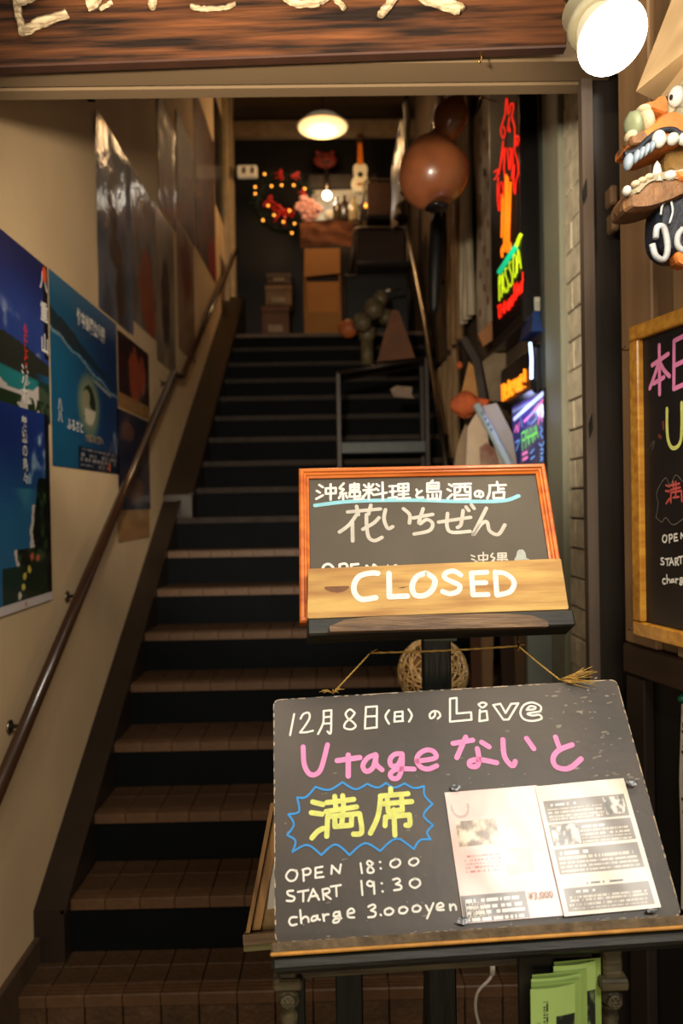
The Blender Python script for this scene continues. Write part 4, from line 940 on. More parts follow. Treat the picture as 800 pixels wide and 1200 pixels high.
b = MB(); rbox(b, 354, 263, 438, 395, 8.0, .3); b.build('front_panel', mat('dark counter front', (44, 30, 20), .6, var=.3), ct)
# bottles, cups on the counter
def bottle(px, Y, h, r, col, label, metal=0):
    q = P(px, 259, Y); M_ = Matrix.Translation(q)
    t = thing('bottle', label, 'bottle', tuple(q), group='things on the counter')
    MB().lathe([(r * .9, 0), (r, .01), (r, h * .6), (r * .75, h * .7), (r * .35, h * .78), (r * .33, h * .97)], M_, 12).build('glass_body', mat('bottle ' + label[:12], col, .2, metal, .2, coat=.6), t)
    MB().lathe([(r * .4, h * .95), (r * .4, h)], M_, 10).build('cap', m_steel, t)
bottle(395, 7.98, .24, .045, (70, 60, 40), 'olive bottle on the counter, nearest the pale panel centre')
bottle(404, 8.25, .27, .05, (56, 40, 26), 'brown bottle on the counter, in the middle of the group')
bottle(414, 8.0, .25, .05, (176, 160, 120), 'pale bottle on the counter beside the brown one')
q = P(386, 259, 8.0); b = MB().lathe([(.03, 0), (.04, .02), (.055, .09), (.05, .09), (.036, .02), (.005, .012)], Matrix.Translation(q), 14); b.build('bowl', mat('white china', (205, 200, 185), .3, var=0), label='small white bowl on the counter in front of the pale panel', cat='bowl')
q = P(427, 259, 8.2); b = MB().lathe([(.02, 0), (.022, .08), (.05, .1), (.06, .16), (.055, .16), (.04, .1)], Matrix.Translation(q), 14); b.build('goblet', m_steel, label='small metal goblet at the end of the counter', cat='goblet')
# pink flowers
fl = thing('flower_bunch', 'bunch of pale pink flowers at the edge of the counter', 'flowers', tuple(P(362, 259, 7.9)))
m_pk = mat('pale pink petals', (226, 168, 160), .6, var=.25, scale=30); rq = random.Random(8)
for (px, py) in ((356, 236), (364, 240), (358, 246), (366, 250), (361, 255), (371, 246), (352, 243)):
    c_ = P(px, py, 7.9); b = MB()
    for k in range(6):
        a = k * 1.047 + rq.random(); b.ball(c_ + Vector((.035 * math.cos(a), rq.uniform(-.02, .02), .035 * math.sin(a))), (.03, .014, .03), nu=8, nv=5)
    b.ball(c_ + Vector((0, -.02, 0)), .014, nu=6, nv=4); b.build('blossom', m_pk, fl)
b = MB(); q = P(361, 262, 7.93); [b.tube([q, P(px, py, 7.92)], .005, 5) for px, py in ((356, 240), (364, 244), (361, 255), (371, 248))]; b.build('stems', mat('leaf green', (40, 56, 28), .6), fl)
# wreath
wc = P(332, 238, 8.2); wr_ = thing('wreath', 'dark green Christmas wreath with red bows and amber fairy lights', 'wreath', tuple(wc))
b = MB(); rq = random.Random(4); R0 = 31 * 8.2 / F
for k in range(620):
    a = rq.uniform(0, 6.283); th = rq.uniform(0, 6.283); rr_ = .035 + rq.random() * .05
    base = wc + Vector(((R0 + .03 * math.cos(th)) * math.cos(a), .03 * math.sin(th), (R0 + .03 * math.cos(th)) * math.sin(a)))
    d = Vector((math.cos(th) * math.cos(a) + rq.uniform(-.5, .5), math.sin(th) - .3, math.cos(th) * math.sin(a) + rq.uniform(-.5, .5))).normalized() * rr_
    s_ = d.cross(Vector((0, 1, 0))).normalized() * .006; b.add([base - s_, base + s_, base + d], [(0, 1, 2)])
b.build('needles', mat('fir green', (26, 40, 24), .7, var=.4), wr_, kind='stuff')
MB().tube([wc + Vector((R0 * math.cos(a), 0, R0 * math.sin(a))) for a in [k * .2618 for k in range(25)]], .032, 8).build('ring', mat('dark fir core', (16, 24, 14), .8), wr_)
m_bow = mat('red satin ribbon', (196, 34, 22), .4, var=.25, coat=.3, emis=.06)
def bow(px, py, s_, ang):
    c_ = P(px, py, 8.1); Rm = Matrix.Rotation(ang, 3, 'Y'); b = MB()
    for sg in (-1, 1):
        loop = [Vector((0, 0, 0)), Vector((sg * .05, -.02, .03)), Vector((sg * .09, -.01, .012)), Vector((sg * .085, .01, -.012)), Vector((sg * .04, 0, -.01)), Vector((0, 0, 0))]
        b.tube([c_ + Rm @ (v * s_) for v in loop], .013 * s_, 6)
        b.tube([c_, c_ + Rm @ Vector((sg * .03 * s_, -.01, -.05 * s_)), c_ + Rm @ Vector((sg * .045 * s_, 0, -.11 * s_))], .012 * s_, 6)
    b.ball(c_ + Vector((0, -.02, 0)), .02 * s_, nu=8, nv=5); b.build('bow', m_bow, wr_)
bow(329, 205, .6, 1.4); bow(346, 205, .5, -.5); bow(314, 236, .7, -.9); bow(332, 248, 1.2, .35); bow(356, 226, .5, 1.2)
m_fairy = mat('amber fairy light', (255, 160, 56), .5, var=0, emis=3.2)
for px, py in ((318, 218), (299, 219), (330, 217), (344, 217), (357, 221), (299, 227), (314, 241), (321, 252), (339, 247), (308, 258), (332, 260), (345, 262), (342, 273), (310, 204)):
    MB().ball(P(px, py, 8.05), .012, nu=8, nv=5).build('fairy_light', m_fairy, wr_)
# little fairy light on the right of the counter
MB().ball(P(429, 241, 8.0), .022, nu=8, nv=6).build('round_bulb', m_fairy, label='single amber bulb at the end of the counter', cat='light')
# switch box on the jamb
q = P(290, 202, 8.15)
sw = thing('wall_box', 'small ivory box on the dark wall above the wreath', 'box', tuple(q))
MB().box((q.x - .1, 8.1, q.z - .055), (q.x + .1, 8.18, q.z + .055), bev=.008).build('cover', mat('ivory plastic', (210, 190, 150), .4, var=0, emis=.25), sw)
for dx in (-.05, .035): MB().box((q.x + dx, 8.09, q.z - .03), (q.x + dx + .035, 8.1, q.z + .03), bev=.003).build('switch', mat('grey plastic', (90, 80, 66), .4), sw)
# red wall ornament
q = P(381, 188, 8.4); ro = thing('red_mask', 'dim red round-eared mask on the dark wall left of the ukulele', 'mask', tuple(q))
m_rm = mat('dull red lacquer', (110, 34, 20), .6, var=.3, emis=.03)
MB().ball(q, (.125, .05, .085), nu=16, nv=10, noise=.05).build('face', m_rm, ro)
for sg in (-1, 1):
    MB().tube([q + Vector((sg * .06, 0, .06)), q + Vector((sg * .085, -.01, .08)), q + Vector((sg * .1, 0, .095))], [.03, .02, .008], 8).build('ear', m_rm, ro)
    MB().ball(q + Vector((sg * .035, -.045, .015)), .016, nu=8, nv=6).build('eye', m_black, ro)
MB().tube([q + Vector((-.045, -.045, -.03)), q + Vector((0, -.052, -.042)), q + Vector((.045, -.045, -.03))], .009, 6).build('mouth', m_black, ro)
# ukulele
q = P(422, 209, 8.3); s_ = 8.3 / F; uk = thing('ukulele', 'pale cream ukulele with an orange neck hanging on the dark wall', 'ukulele', tuple(q))
MU = Matrix(((1, 0, 0, q.x), (0, 0, 1, q.y), (0, 1, 0, q.z), (0, 0, 0, 1)))
out = [(10.8 * s_ * x, s_ * y) for x, y in spline([(0, -16.5), (.7, -15), (1.0, -8), (.82, -2), (.62, 2), (.78, 8), (.6, 14), (0, 16), (-.6, 14), (-.78, 8), (-.62, 2), (-.82, -2), (-1.0, -8), (-.7, -15), (0, -16.5)], 4)][:-1]
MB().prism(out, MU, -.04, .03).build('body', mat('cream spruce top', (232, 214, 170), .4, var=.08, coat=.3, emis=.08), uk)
MB().lathe([(3.2 * s_, 0), (3.2 * s_, .002)], MU @ Matrix.Translation((0, 2.5 * s_, -.043)), 16).build('sound_hole', m_black, uk)
MB().box((q.x - 4 * s_, q.y - .052, q.z - 10 * s_), (q.x + 4 * s_, q.y - .04, q.z - 7.5 * s_), bev=.002).build('bridge', mat('amber bridge', (200, 130, 50), .4), uk)
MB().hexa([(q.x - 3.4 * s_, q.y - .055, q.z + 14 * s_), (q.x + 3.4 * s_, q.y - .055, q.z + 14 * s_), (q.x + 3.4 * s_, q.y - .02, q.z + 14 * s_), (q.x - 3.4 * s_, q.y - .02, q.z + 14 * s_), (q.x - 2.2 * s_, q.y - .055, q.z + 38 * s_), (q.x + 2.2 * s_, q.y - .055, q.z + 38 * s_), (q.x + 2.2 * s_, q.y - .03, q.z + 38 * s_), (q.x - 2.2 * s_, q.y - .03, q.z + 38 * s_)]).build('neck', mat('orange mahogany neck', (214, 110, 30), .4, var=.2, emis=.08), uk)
MB().box((q.x - 3.6 * s_, q.y - .05, q.z + 38 * s_), (q.x + 3.6 * s_, q.y - .03, q.z + 50 * s_), bev=.01).build('headstock', mat('dark headstock', (70, 46, 30), .4), uk)
# sack and cardboard
m_card = mat('brown cardboard', (172, 116, 56), .8, var=.14, scale=3)
b = MB(); a = P(352, 290, 7.85); c_ = P(414, 260, 7.85); nx = 12; nz = 7
vs = []
for i in range(nz + 1):
    for j in range(nx + 1):
        u, v = j / nx, i / nz; vs.append((a.x + (c_.x - a.x) * u, 7.85 - .05 * math.sin(u * 3.14) + .012 * math.sin(u * 19 + v * 7) + .01 * math.sin(v * 14 + u * 5), a.z + (c_.z - a.z) * v + .01 * math.sin(u * 12)))
b.add(vs, [(i * (nx + 1) + j, i * (nx + 1) + j + 1, (i + 1) * (nx + 1) + j + 1, (i + 1) * (nx + 1) + j) for i in range(nz) for j in range(nx)], 0, True)
b.build('apron_cloth', mat('rust brown cloth', (120, 70, 40), .85, var=.4, scale=6), label='rust brown cloth draped over the counter edge above the cardboard box', cat='cloth')
cb_ = thing('cardboard_box', 'tall open cardboard box standing before the counter, its flap hanging down', 'box', tuple(P(378, 392, 7.6)))
a, c_ = P(357, 392, 7.6), P(399, 322, 7.6)
for nm, p0, p1 in (('side_panel', (a.x, 7.6, a.z), (a.x + .02, 7.85, c_.z)), ('side_panel', (c_.x - .02, 7.6, a.z), (c_.x, 7.85, c_.z)), ('rear_panel', (a.x, 7.83, a.z), (c_.x, 7.85, c_.z)), ('inner_tray', (a.x + .02, 7.64, a.z), (c_.x - .02, 7.83, a.z + .22))):
    MB().box(p0, p1).build(nm, m_card, cb_)
a, c_ = P(356, 325, 7.58), P(398, 290, 7.58)
MB().hexa([(a.x, 7.56, a.z), (c_.x, 7.56, a.z + .03), (c_.x, 7.58, a.z + .03), (a.x, 7.58, a.z), (a.x + .01, 7.6, c_.z), (c_.x, 7.6, c_.z), (c_.x, 7.62, c_.z), (a.x + .01, 7.62, c_.z)]).build('flap', m_card, cb_)
# stack of three boxes
for k, (px0, px1, y0, y1, col, lab) in enumerate(((307, 338, 359, 393, (104, 70, 50), 'red brown box at the foot of the stack beside the doorway'), (311, 341, 334, 358, (128, 98, 66), 'tan box in the middle of the stack beside the doorway'), (313, 340, 320, 333, (92, 74, 54), 'small grey brown box topmost of the stack'))):
    a, c_ = P(px0, y1, 7.75), P(px1, y0, 7.75); t = thing('storage_box', lab, 'box', (a.x, 7.75, a.z), group='boxes stacked in the upper room')
    m_ = mat('box paint %s' % lab[:9], col, .7, var=.3, scale=7)
    MB().box((a.x, 7.75, a.z), (c_.x, 8.0, c_.z - .02), bev=.006).build('box_body', m_, t)
    MB().box((a.x - .006, 7.744, c_.z - .05), (c_.x + .006, 8.006, c_.z), bev=.006).build('lid', m_, t)
    MB().box((a.x + .06, 7.742, a.z + .03), (c_.x - .06, 7.75, a.z + .03 + (c_.z - a.z) * .25)).build('print_patch', mat('box print', (150, 130, 105), .7), t)
# ================================================================== SHOP SIGN BEAM
ya, yb = 1.90, 1.855
q0, q1 = P(-30, 76, ya), P(664, 51, yb)
bx = Vector((q1.x - q0.x, q1.y - q0.y, q1.z - q0.z)); bl_ = bx.length; bx.normalize(); bn = bx.cross(Vector((0, 0, 1))).normalized(); bz = bn.cross(bx).normalized()
if bn.y > 0: bn = -bn; bz = bx.cross(bn) * -1
bz = Vector((0, 0, 1)) if bz.z < 0 else bz
MBm = Matrix(((bx.x, bz.x, bn.x, q0.x), (bx.y, bz.y, bn.y, q0.y), (bx.z, bz.z, bn.z, q0.z), (0, 0, 0, 1)))
beam = thing('shop_sign', 'long dark stained wooden signboard over the stairway entrance', 'sign', M=MBm)
m_sign = mat('burnt stained sign wood', (104, 62, 34), .75, 0, .3, 2.6, (1, 16, 16), .5, 9, (26, 17, 12), contrast=(.4, .72), detail=10, spec=.12)
MB().box((0, 0, -.035), (bl_, .42, 0), bev=.003).build('sign_plank', m_sign, beam, local=True)
MB().box((0, -.006, -.033), (bl_, .0, -.004)).build('lower_edge', mat('dark brown plank edge', (60, 34, 20), .6), beam, local=True)
MB().box((bl_ - .004, .045, -.03), (bl_ + .018, .42, .016), bev=.003).build('end_block', wood('pale end block', (200, 150, 96), (150, 100, 60), 'z', .5, 6, .2), beam, local=True)
m_drift = wood('bleached driftwood', (206, 186, 148), (130, 110, 82), 'x', .8, 14, .6)
def stick(pts, r0, r1, px_h, label, seed):
    """driftwood stroke: photo points on the sign face"""
    rq = random.Random(seed); q = [to_uv(MBm, *p) for p in pts]; q = spline([(a, b_) for a, b_ in q], 6) if len(q) > 2 else [lerp2(q[0], q[1], t / 6) for t in range(7)]
    n = len(q); s_ = 1.9 / F; b = MB(); p3 = []; rs = []
    for i, (x, y) in enumerate(q):
        t = i / (n - 1); r = (r0 * (1 - t) + r1 * t) * s_ * (1 + rq.uniform(-.15, .15)); p3.append(Vector((x + rq.uniform(-1, 1) * .0015, y + rq.uniform(-1, 1) * .0015, px_h * s_))); rs.append(r)
    b.tube(p3, rs, 7, smooth=False)
    for v in b.v: v.z = max(v.z, .001)
    return b
letters = [
 ('driftwood character of one upright and two short slanting sticks, at the west end', [([(17, -14), (22, 10), (29, 44)], 4.5, 4, 6), ([(31, 42), (55, 30), (82, 21)], 6, 5, 7), ([(24, 9), (40, 3), (56, -4)], 4, 4, 6)]),
 ('driftwood stub with a broken hollow end, next to the upright character', [([(106, 12), (114, 4), (120, -14)], 7, 9, 8), ([(118, 14), (132, 5)], 2, 3, 3)]),
 ('single straight driftwood peg pointing down', [([(180, 14), (181, -16)], 4, 6, 6)]),
 ('thin curved driftwood dash lying level', [([(224, 10), (240, 13), (262, 12), (277, 7)], 3, 2.5, 4)]),
 ('looped driftwood piece with a thin tail', [([(333, -4), (345, 7), (368, 8), (384, 0)], 5, 4, 6), ([(384, -12), (393, 2), (403, 14)], 4, 3, 6)]),
 ('driftwood character of two crossed sticks, nearest the lamp', [([(445, 23), (456, 8), (474, -14)], 4, 5, 6), ([(474, -14), (500, 4), (538, 16)], 5, 6, 6), ([(520, 5), (542, 15)], 6, 3, 6)])]
for k, (lab, st) in enumerate(letters):
    u, v = to_uv(MBm, *st[0][0][0]); t = thing('driftwood_letter', lab, 'letter', M=MBm @ Matrix.Translation((u, v, 0)), group='driftwood letters on the shop sign')
    for j, (pts, r0, r1, h_) in enumerate(st):
        b = stick(pts, r0, r1, h_ + j, lab, k * 7 + j)
        for i in range(len(b.v)): b.v[i] = MBm @ b.v[i]
        b.build('stick', m_drift, t)
hkp = P(562, 58, 1.88); MB().tube([hkp + Vector((0, 0, .02)), hkp, hkp + Vector((.003, -.004, -.02)), hkp + Vector((.0, -.006, -.034)), hkp + Vector((-.008, -.008, -.03))], .0018, 6).build('screw_hook', mat('brass', (190, 140, 70), .3, 1.0, 0), label='small brass screw hook under the signboard', cat='hook')

# ================================================================== BRIGHT LAMP AND SLANTED BOARD
c_ = P(721, 48, 1.25); f_ = Vector((.22, -.62, -.75)).normalized()
lm = thing('reflector_lamp', 'glaring white reflector bulb in an ivory socket beside the shop sign', 'lamp', tuple(c_))
ML = Matrix.Translation(c_) @ f_.to_track_quat('Z', 'Y').to_matrix().to_4x4()
R_ = .057
MB().lathe([(.002, .009), (R_ * .5, .007), (R_ * .85, .001), (R_ * .97, -.006), (R_, -.012)], ML, 36).build('lit_lens', mat('burning lamp lens', (255, 246, 228), .4, var=0, emis=22), lm)
MB().lathe([(R_ * 1.0, -.012), (R_ * .97, -.02), (R_ * .72, -.05), (R_ * .55, -.075)], ML, 32).build('reflector_body', mat('frosted reflector glass', (226, 214, 180), .35, var=.05, emis=.5), lm)
MB().lathe([(R_ * .72, -.062), (R_ * .82, -.066), (R_ * .84, -.074), (R_ * .66, -.08), (R_ * .64, -.12), (R_ * .5, -.13)], ML, 28).build('socket', mat('ivory socket', (206, 196, 160), .4, var=.08), lm)
MB().tube([ML @ Vector((0, 0, -.12)), ML @ Vector((0, .01, -.2)), Vector((WO + WX * .55 + Vector((0, 0, c_.z + .25))))], .016, 10).build('swivel_arm', mat('dark grey lamp arm', (52, 50, 50), .4, .4), lm)
spot('reflector_lamp_light', tuple(c_ + f_ * .03), tuple(c_ + f_), 22, (1.0, .84, .62), 165, .05, .5)
point('reflector_lamp_spill', tuple(c_ + f_ * .09 + Vector((.02, .02, 0))), 8, (1.0, .84, .62), .05)
p = [P(745, 107, 1.60), P(830, 38, 1.46), P(872, -90, 1.46), P(792, -14, 1.60)]
d_ = P(769, 119, 1.66) - p[0]; d2 = P(840, 84, 1.52) - p[1]
MB().hexa([p[0], p[1], p[1] + d2, p[0] + d_, p[3], p[2], p[2] + d2, p[3] + d_]).build('slanted_board', mat('pale tan board', (232, 198, 150), .6, var=.2, scale=4, bump=.1), label='pale tan board slanting up beside the bright lamp', cat='board')

# ================================================================== GROTESQUE MASK ON THE RIGHT
ym = 1.52; s_ = ym / F
mk = thing('dragon_mask', 'carved guardian beast mask with open toothy jaws on the right-hand wall', 'mask', tuple(P(775, 230, ym)))
m_gr = mat('grey olive mask paint', (150, 142, 118), .6, var=.3, scale=20, bump=.4)
m_og = mat('orange mask paint', (206, 118, 50), .55, var=.3, scale=18, bump=.3)
m_gum = mat('brown mask clay', (128, 92, 60), .6, var=.4, scale=22, bump=.5)
m_tooth = mat('white tooth glaze', (196, 196, 190), .25, var=.06, coat=.5)
m_toothb = mat('bluish tooth glaze', (136, 152, 168), .3, var=.2, coat=.5)
m_ink = mat('blue black mask paint', (30, 36, 48), .45, var=.4, scale=15, bump=.3)
m_cream = mat('cream mask plaster', (196, 182, 150), .6, var=.12, scale=20, bump=.3)
def slab(pts, d0, d1, m_, name, parent=None, bev=.006, Y=ym):
    """rounded solid with a photo outline at distance Y, from depth d0 to d1"""
    q = [P(x, y, Y) for x, y in spline(pts + [pts[0]], 3)[:-1]]; cen = sum(q, Vector()) / len(q); n = len(q); b = MB(); layers = []
    for d, k in ((d0, .86), (d0 + bev, 1.0), (d1 - bev, 1.0), (d1, .86)):
        layers.append([Vector((cen.x + (v.x - cen.x) * k, v.y + d, cen.z + (v.z - cen.z) * k)) for v in q])
    vs = [v for l in layers for v in l]; fs = [list(range(n))[::-1], list(range(3 * n, 4 * n))]
    for l in range(3): fs += [[l * n + i, l * n + (i + 1) % n, (l + 1) * n + (i + 1) % n, (l + 1) * n + i] for i in range(n)]
    b.add(vs, fs, 0, False); return b.build(name, m_, parent or mk)
def blob(px, py, rx, ry, rd, m_, name, dy=0.0, rot=0.0, noise=0.0, parent=None, nu=14, nv=9):
    return MB().ball(P(px, py, ym + dy), (rx * s_, rd, ry * s_), Matrix.Rotation(rot, 3, 'Y'), nu=nu, nv=nv, noise=noise, seed=int(px)).build(name, m_, parent or mk)
# lower jaw: a tongue-like slab, orange on top, teeth standing on it
slab([(723, 246), (726, 236), (742, 219), (768, 214), (800, 212), (840, 208), (850, 226), (806, 232), (775, 245), (748, 254), (726, 255)], -.045, .05, m_gum, 'lower_jaw', bev=.016)
slab([(726, 236), (742, 220), (768, 212), (810, 208), (840, 206), (840, 214), (800, 222), (770, 222), (745, 226), (730, 240)], -.05, .045, m_gr, 'jaw_rim', bev=.012)
slab([(772, 216), (800, 210), (845, 206), (845, 216), (800, 222), (785, 224)], -.056, .03, m_og, 'gum', bev=.008)
for px, py, rx, ry, mm in ((734, 224, 5, 6, m_tooth), (744, 216, 5, 4, m_cream), (752, 212, 5, 4, m_cream), (760, 208, 5, 4, m_cream), (785, 206, 8, 6, m_tooth), (799, 205, 7, 6, m_tooth), (812, 204, 7, 6, m_tooth)):
    blob(px, py, rx, ry, .012, mm, 'tooth', -.045)
MB().lathe([(.011, 0), (.010, .012), (.006, .032), (.001, .04)], Matrix.Translation(P(770, 214, ym - .04)), 12).build('canine', m_tooth, mk)
# dark throat
slab([(782, 172), (800, 168), (850, 168), (850, 206), (786, 204), (778, 190)], -.01, .05, mat('ochre mask throat', (140, 108, 58), .7, var=.4, scale=14, bump=.4), 'throat', bev=.01)
# upper jaw
slab([(729, 180), (730, 170), (742, 164), (752, 158), (764, 146), (776, 140), (790, 142), (802, 150), (850, 150), (850, 168), (800, 170), (786, 178), (768, 184), (752, 190), (740, 190), (742, 182)], -.04, .05, m_og, 'upper_jaw', bev=.012)
slab([(728, 172), (742, 165), (748, 172), (746, 178), (731, 181)], -.046, .03, m_gum, 'snout_tip', bev=.006)
MB().tube([P(x, y, ym - .046) for x, y in spline([(731, 181), (746, 176), (758, 164), (772, 154), (788, 152), (802, 158), (840, 156)], 4)], .0055, 8).build('dark_lip', m_ink, mk)
for px, py, rx, ry, mm, ro_ in ((736, 190, 5.5, 10, m_toothb, .15), (745, 184, 3.6, 8, m_toothb, .2), (751, 180, 3.4, 8, m_toothb, .3), (757, 176, 3.4, 8, m_toothb, .3), (763, 172, 3.6, 7, m_toothb, .2), (772, 163, 8, 10, m_tooth, 0), (788, 163, 7, 7, m_tooth, 0), (801, 163, 7, 7, m_tooth, 0), (814, 163, 7, 7, m_tooth, 0)):
    blob(px, py, rx, ry, .014, mm, 'tooth', -.052, ro_)
# nose lobes, brow, crest, eye
blob(742, 147, 9, 15, .03, mat('sage mask paint', (134, 142, 112), .5, var=.2, scale=20), 'nostril', -.03, -.25, .08)
blob(756, 142, 9, 13, .028, m_cream, 'nostril', -.02, -.3, .08)
blob(739, 160, 7, 6, .02, m_cream, 'nostril_rim', -.03)
slab([(747, 130), (760, 126), (764, 122), (772, 121), (775, 128), (775, 140), (768, 140), (758, 136)], -.03, .03, m_og, 'brow_patch', bev=.006)
blob(754, 129, 8, 4, .02, m_cream, 'brow_fold', -.03, .2)
slab([(775, 122), (792, 112), (800, 94), (850, 70), (850, 150), (806, 150), (790, 142), (776, 142)], -.02, .06, m_cream, 'cheek', bev=.014)
o = blob(792, 113, 9, 12, .016, m_tooth, 'eye', -.035, .1)
blob(786, 114, 1.6, 3, .005, m_black, 'pupil', -.047, parent=o)
blob(800, 136, 12, 9, .03, m_gr, 'cheek_lobe', -.02, .2, .1)
# dark neck with white curls
slab([(768, 226), (782, 230), (800, 222), (860, 222), (860, 316), (800, 306), (780, 304), (766, 290), (764, 264), (766, 244)], -.03, .05, m_ink, 'neck', bev=.014)
m_curl = mat('grey white curl paint', (176, 182, 186), .5, var=.35, scale=30)
for pts in ([(764, 286), (768, 300), (778, 304), (782, 290), (778, 268), (770, 266), (768, 280)], [(800, 268), (794, 276), (794, 288), (802, 294), (812, 288), (812, 272), (800, 268)], [(774, 252), (776, 240), (782, 234)], [(784, 262), (788, 248), (786, 236)]):
    MB().tube([P(x, y, ym - .035) for x, y in spline(pts, 4)], [.006] * (len(spline(pts, 4))) if len(pts) > 4 else .0022, 7).build('curl', m_curl, mk)
slab([(782, 304), (790, 298), (806, 300), (806, 312), (794, 318), (784, 314)], -.036, .0, m_og, 'orange_ear', bev=.006)
for k, (x, y) in enumerate(((714, 232), (716, 262))):
    q = P(x, y, 1.98); MB().box((q.x - .006, 1.955, q.z - .024), (q.x + .014, 2.0, q.z + .024), bev=.005).build('hinge', mat('tan hinge', (132, 104, 76), .4, .2), label=('upper' if k == 0 else 'lower') + ' knuckle of the tan hinge on the dark post', cat='hinge', group='hinge knuckles')

# ================================================================== MENU BOARD ON THE RIGHT-HAND FACADE WALL
WMo = WM @ Matrix.Translation((0, 0, .012))
u0, v1 = to_uv(WMo, 745, 384); ub, v0 = to_uv(WMo, 747, 743)
W_, H_ = .46, v1 - v0
MN = WMo @ Matrix.Translation((u0, v0, 0))
mb_ = thing('framed_menu_board', 'tall blackboard in a yellow ochre frame hanging on the brown panel wall', 'chalkboard', M=MN)
m_och = wood('ochre frame wood', (214, 156, 58), (178, 118, 38), 'z', .4, 5, .08, coat=.3)
MB().box((.01, .01, .0), (W_ - .01, H_ - .01, .006)).build('board_panel', mat('black glossy board', (34, 30, 30), .4, var=.3, scale=6, bump=.03), mb_, local=True)
fw2 = .034
for a, b_ in (((0, fw2 + .001, 0), (fw2, H_ - fw2 - .001, .02)), ((W_ - fw2, fw2 + .001, 0), (W_, H_ - fw2 - .001, .02)), ((0, 0, 0), (W_, fw2, .02)), ((0, H_ - fw2, 0), (W_, H_, .02))):
    MB().box(a, b_, bev=.003).build('frame_rail', m_och, mb_, local=True)
def up(b):
    for v in b.v: v.z += .0068
MT = MN @ Matrix.Translation((0, 0, .0068)); cG = (755, 380, 6.667)
b = strokes(MT, cG, [[(115, 165), (118, 545)], [(60, 320), (185, 232)], [(112, 285), (85, 380), (42, 500)], [(118, 290), (150, 355), (195, 405)], [(72, 462), (150, 415)],
   [(230, 130), (228, 505)], [(230, 130), (340, 75)], [(340, 75), (340, 455)], [(230, 325), (340, 272)], [(228, 505), (340, 455)]], 29, 0)
up(b); b.build('pink_lettering', m_pink, mb_, local=True)
b = strokes(MT, cG, [[(175, 660), (180, 880), (222, 968), (285, 900), (290, 615)]], 26, 0); up(b); b.build('yellow_lettering', m_yellow, mb_, local=True)
# the rest runs on past the edge of the frame, in board coordinates
def put(lines, ref, scale, org, conv=cC):
    ox, oy, s = conv; k = mpp(MA, ox + ref[0] / s, oy + ref[1] / s) / s
    return [[(org[0] + (x - ref[0]) * k * scale, org[1] - (y - ref[1]) * k * scale) for x, y in ln] for ln in lines]
um, vm = to_uv(MT, 776, 636); b = MB()
ribbons(b, put(lw[:16], (55, 450), 1.0, (um, vm - .0)), .0038, 0)
um, vm = to_uv(MT, 774, 662); ribbons(b, put(lw[16:35], (55, 535), 1.0, (um, vm)), .0038, 0)
um, vm = to_uv(MT, 776, 684); ribbons(b, put(lw[35:], (66, 635), 1.0, (um, vm)), .0038, 0)
up(b); b.build('white_lettering', m_chalkw, mb_, local=True)
um, vm = to_uv(MT, 800, 500)
b = MB(); ribbons(b, put([[(250, 372), (338, 360)], [(293, 350), (293, 432)], [(400, 348), (368, 362), (350, 392), (364, 414), (390, 398), (402, 352)], [(402, 352), (402, 385), (425, 408)],
 [(503, 345), (475, 347), (456, 368), (462, 392), (487, 388), (504, 352)], [(504, 348), (502, 400), (488, 438), (464, 440), (458, 422)], [(562, 374), (632, 362), (628, 338), (600, 330), (570, 346), (560, 372), (575, 396), (604, 405), (638, 392)]], (215, 400), .62, (um, vm), cA), .008, 0)
up(b); b.build('yellow_lettering', m_yellow, mb_, local=True)
um, vm = to_uv(MT, 779, 590)
b = MB(); ribbons(b, put([[(168, 109), (212, 120)], [(162, 155), (208, 161)], [(165, 262), (212, 222)], [(228, 112), (343, 98)], [(262, 85), (267, 138)], [(296, 82), (301, 138)], [(225, 150), (355, 130)], [(232, 170), (228, 255)], [(232, 172), (366, 158)], [(368, 160), (372, 244)], [(297, 145), (292, 208)], [(262, 214), (333, 208)], [(500, 52), (501, 78)], [(456, 84), (574, 74)], [(458, 86), (446, 170), (414, 242)], [(470, 117), (590, 107)], [(486, 97), (490, 150)], [(547, 92), (550, 144)], [(476, 210), (478, 173)], [(478, 173), (580, 164)], [(580, 164), (582, 205)], [(514, 142), (518, 250)]], (150, 262), .75, (um, vm)), .005, 0)
up(b); b.build('red_lettering', m_red, mb_, local=True)
b = strokes(MT, (755, 540, 3.0), [[(40, 200), (48, 150), (42, 120), (52, 90), (75, 60), (90, 85), (110, 50), (135, 75)], [(42, 200), (60, 215), (75, 200), (100, 225), (135, 205)], [(20, -50), (35, -70), (28, -40)]], 2.5, 0)
up(b); b.build('grey_outline', mat('faint chalk', (110, 106, 100), .8), mb_, local=True)
b = strokes(MT, cG, [[(145, 765), (148, 815)], [(112, 870), (126, 885)]], 22, -.0001); up(b); b.build('red_smudge', mat('rust smudge', (120, 52, 36), .8), mb_, local=True)
for k, (x, y) in enumerate(((745, 408), (752, 739))):
    q = hit(x, y, WMo.translation, WN); MB().tube([q + WX * -.02 + WN * .0, q + WX * -.028 + WN * .02, q + WX * .0 + WN * .026 + Vector((0, 0, .006))], .0014, 6).build('hook_wire', m_steel, label=('bent wire hook at the upper corner' if k == 0 else 'bent wire hook at the lower corner') + ' of the ochre framed menu board', cat='hook')
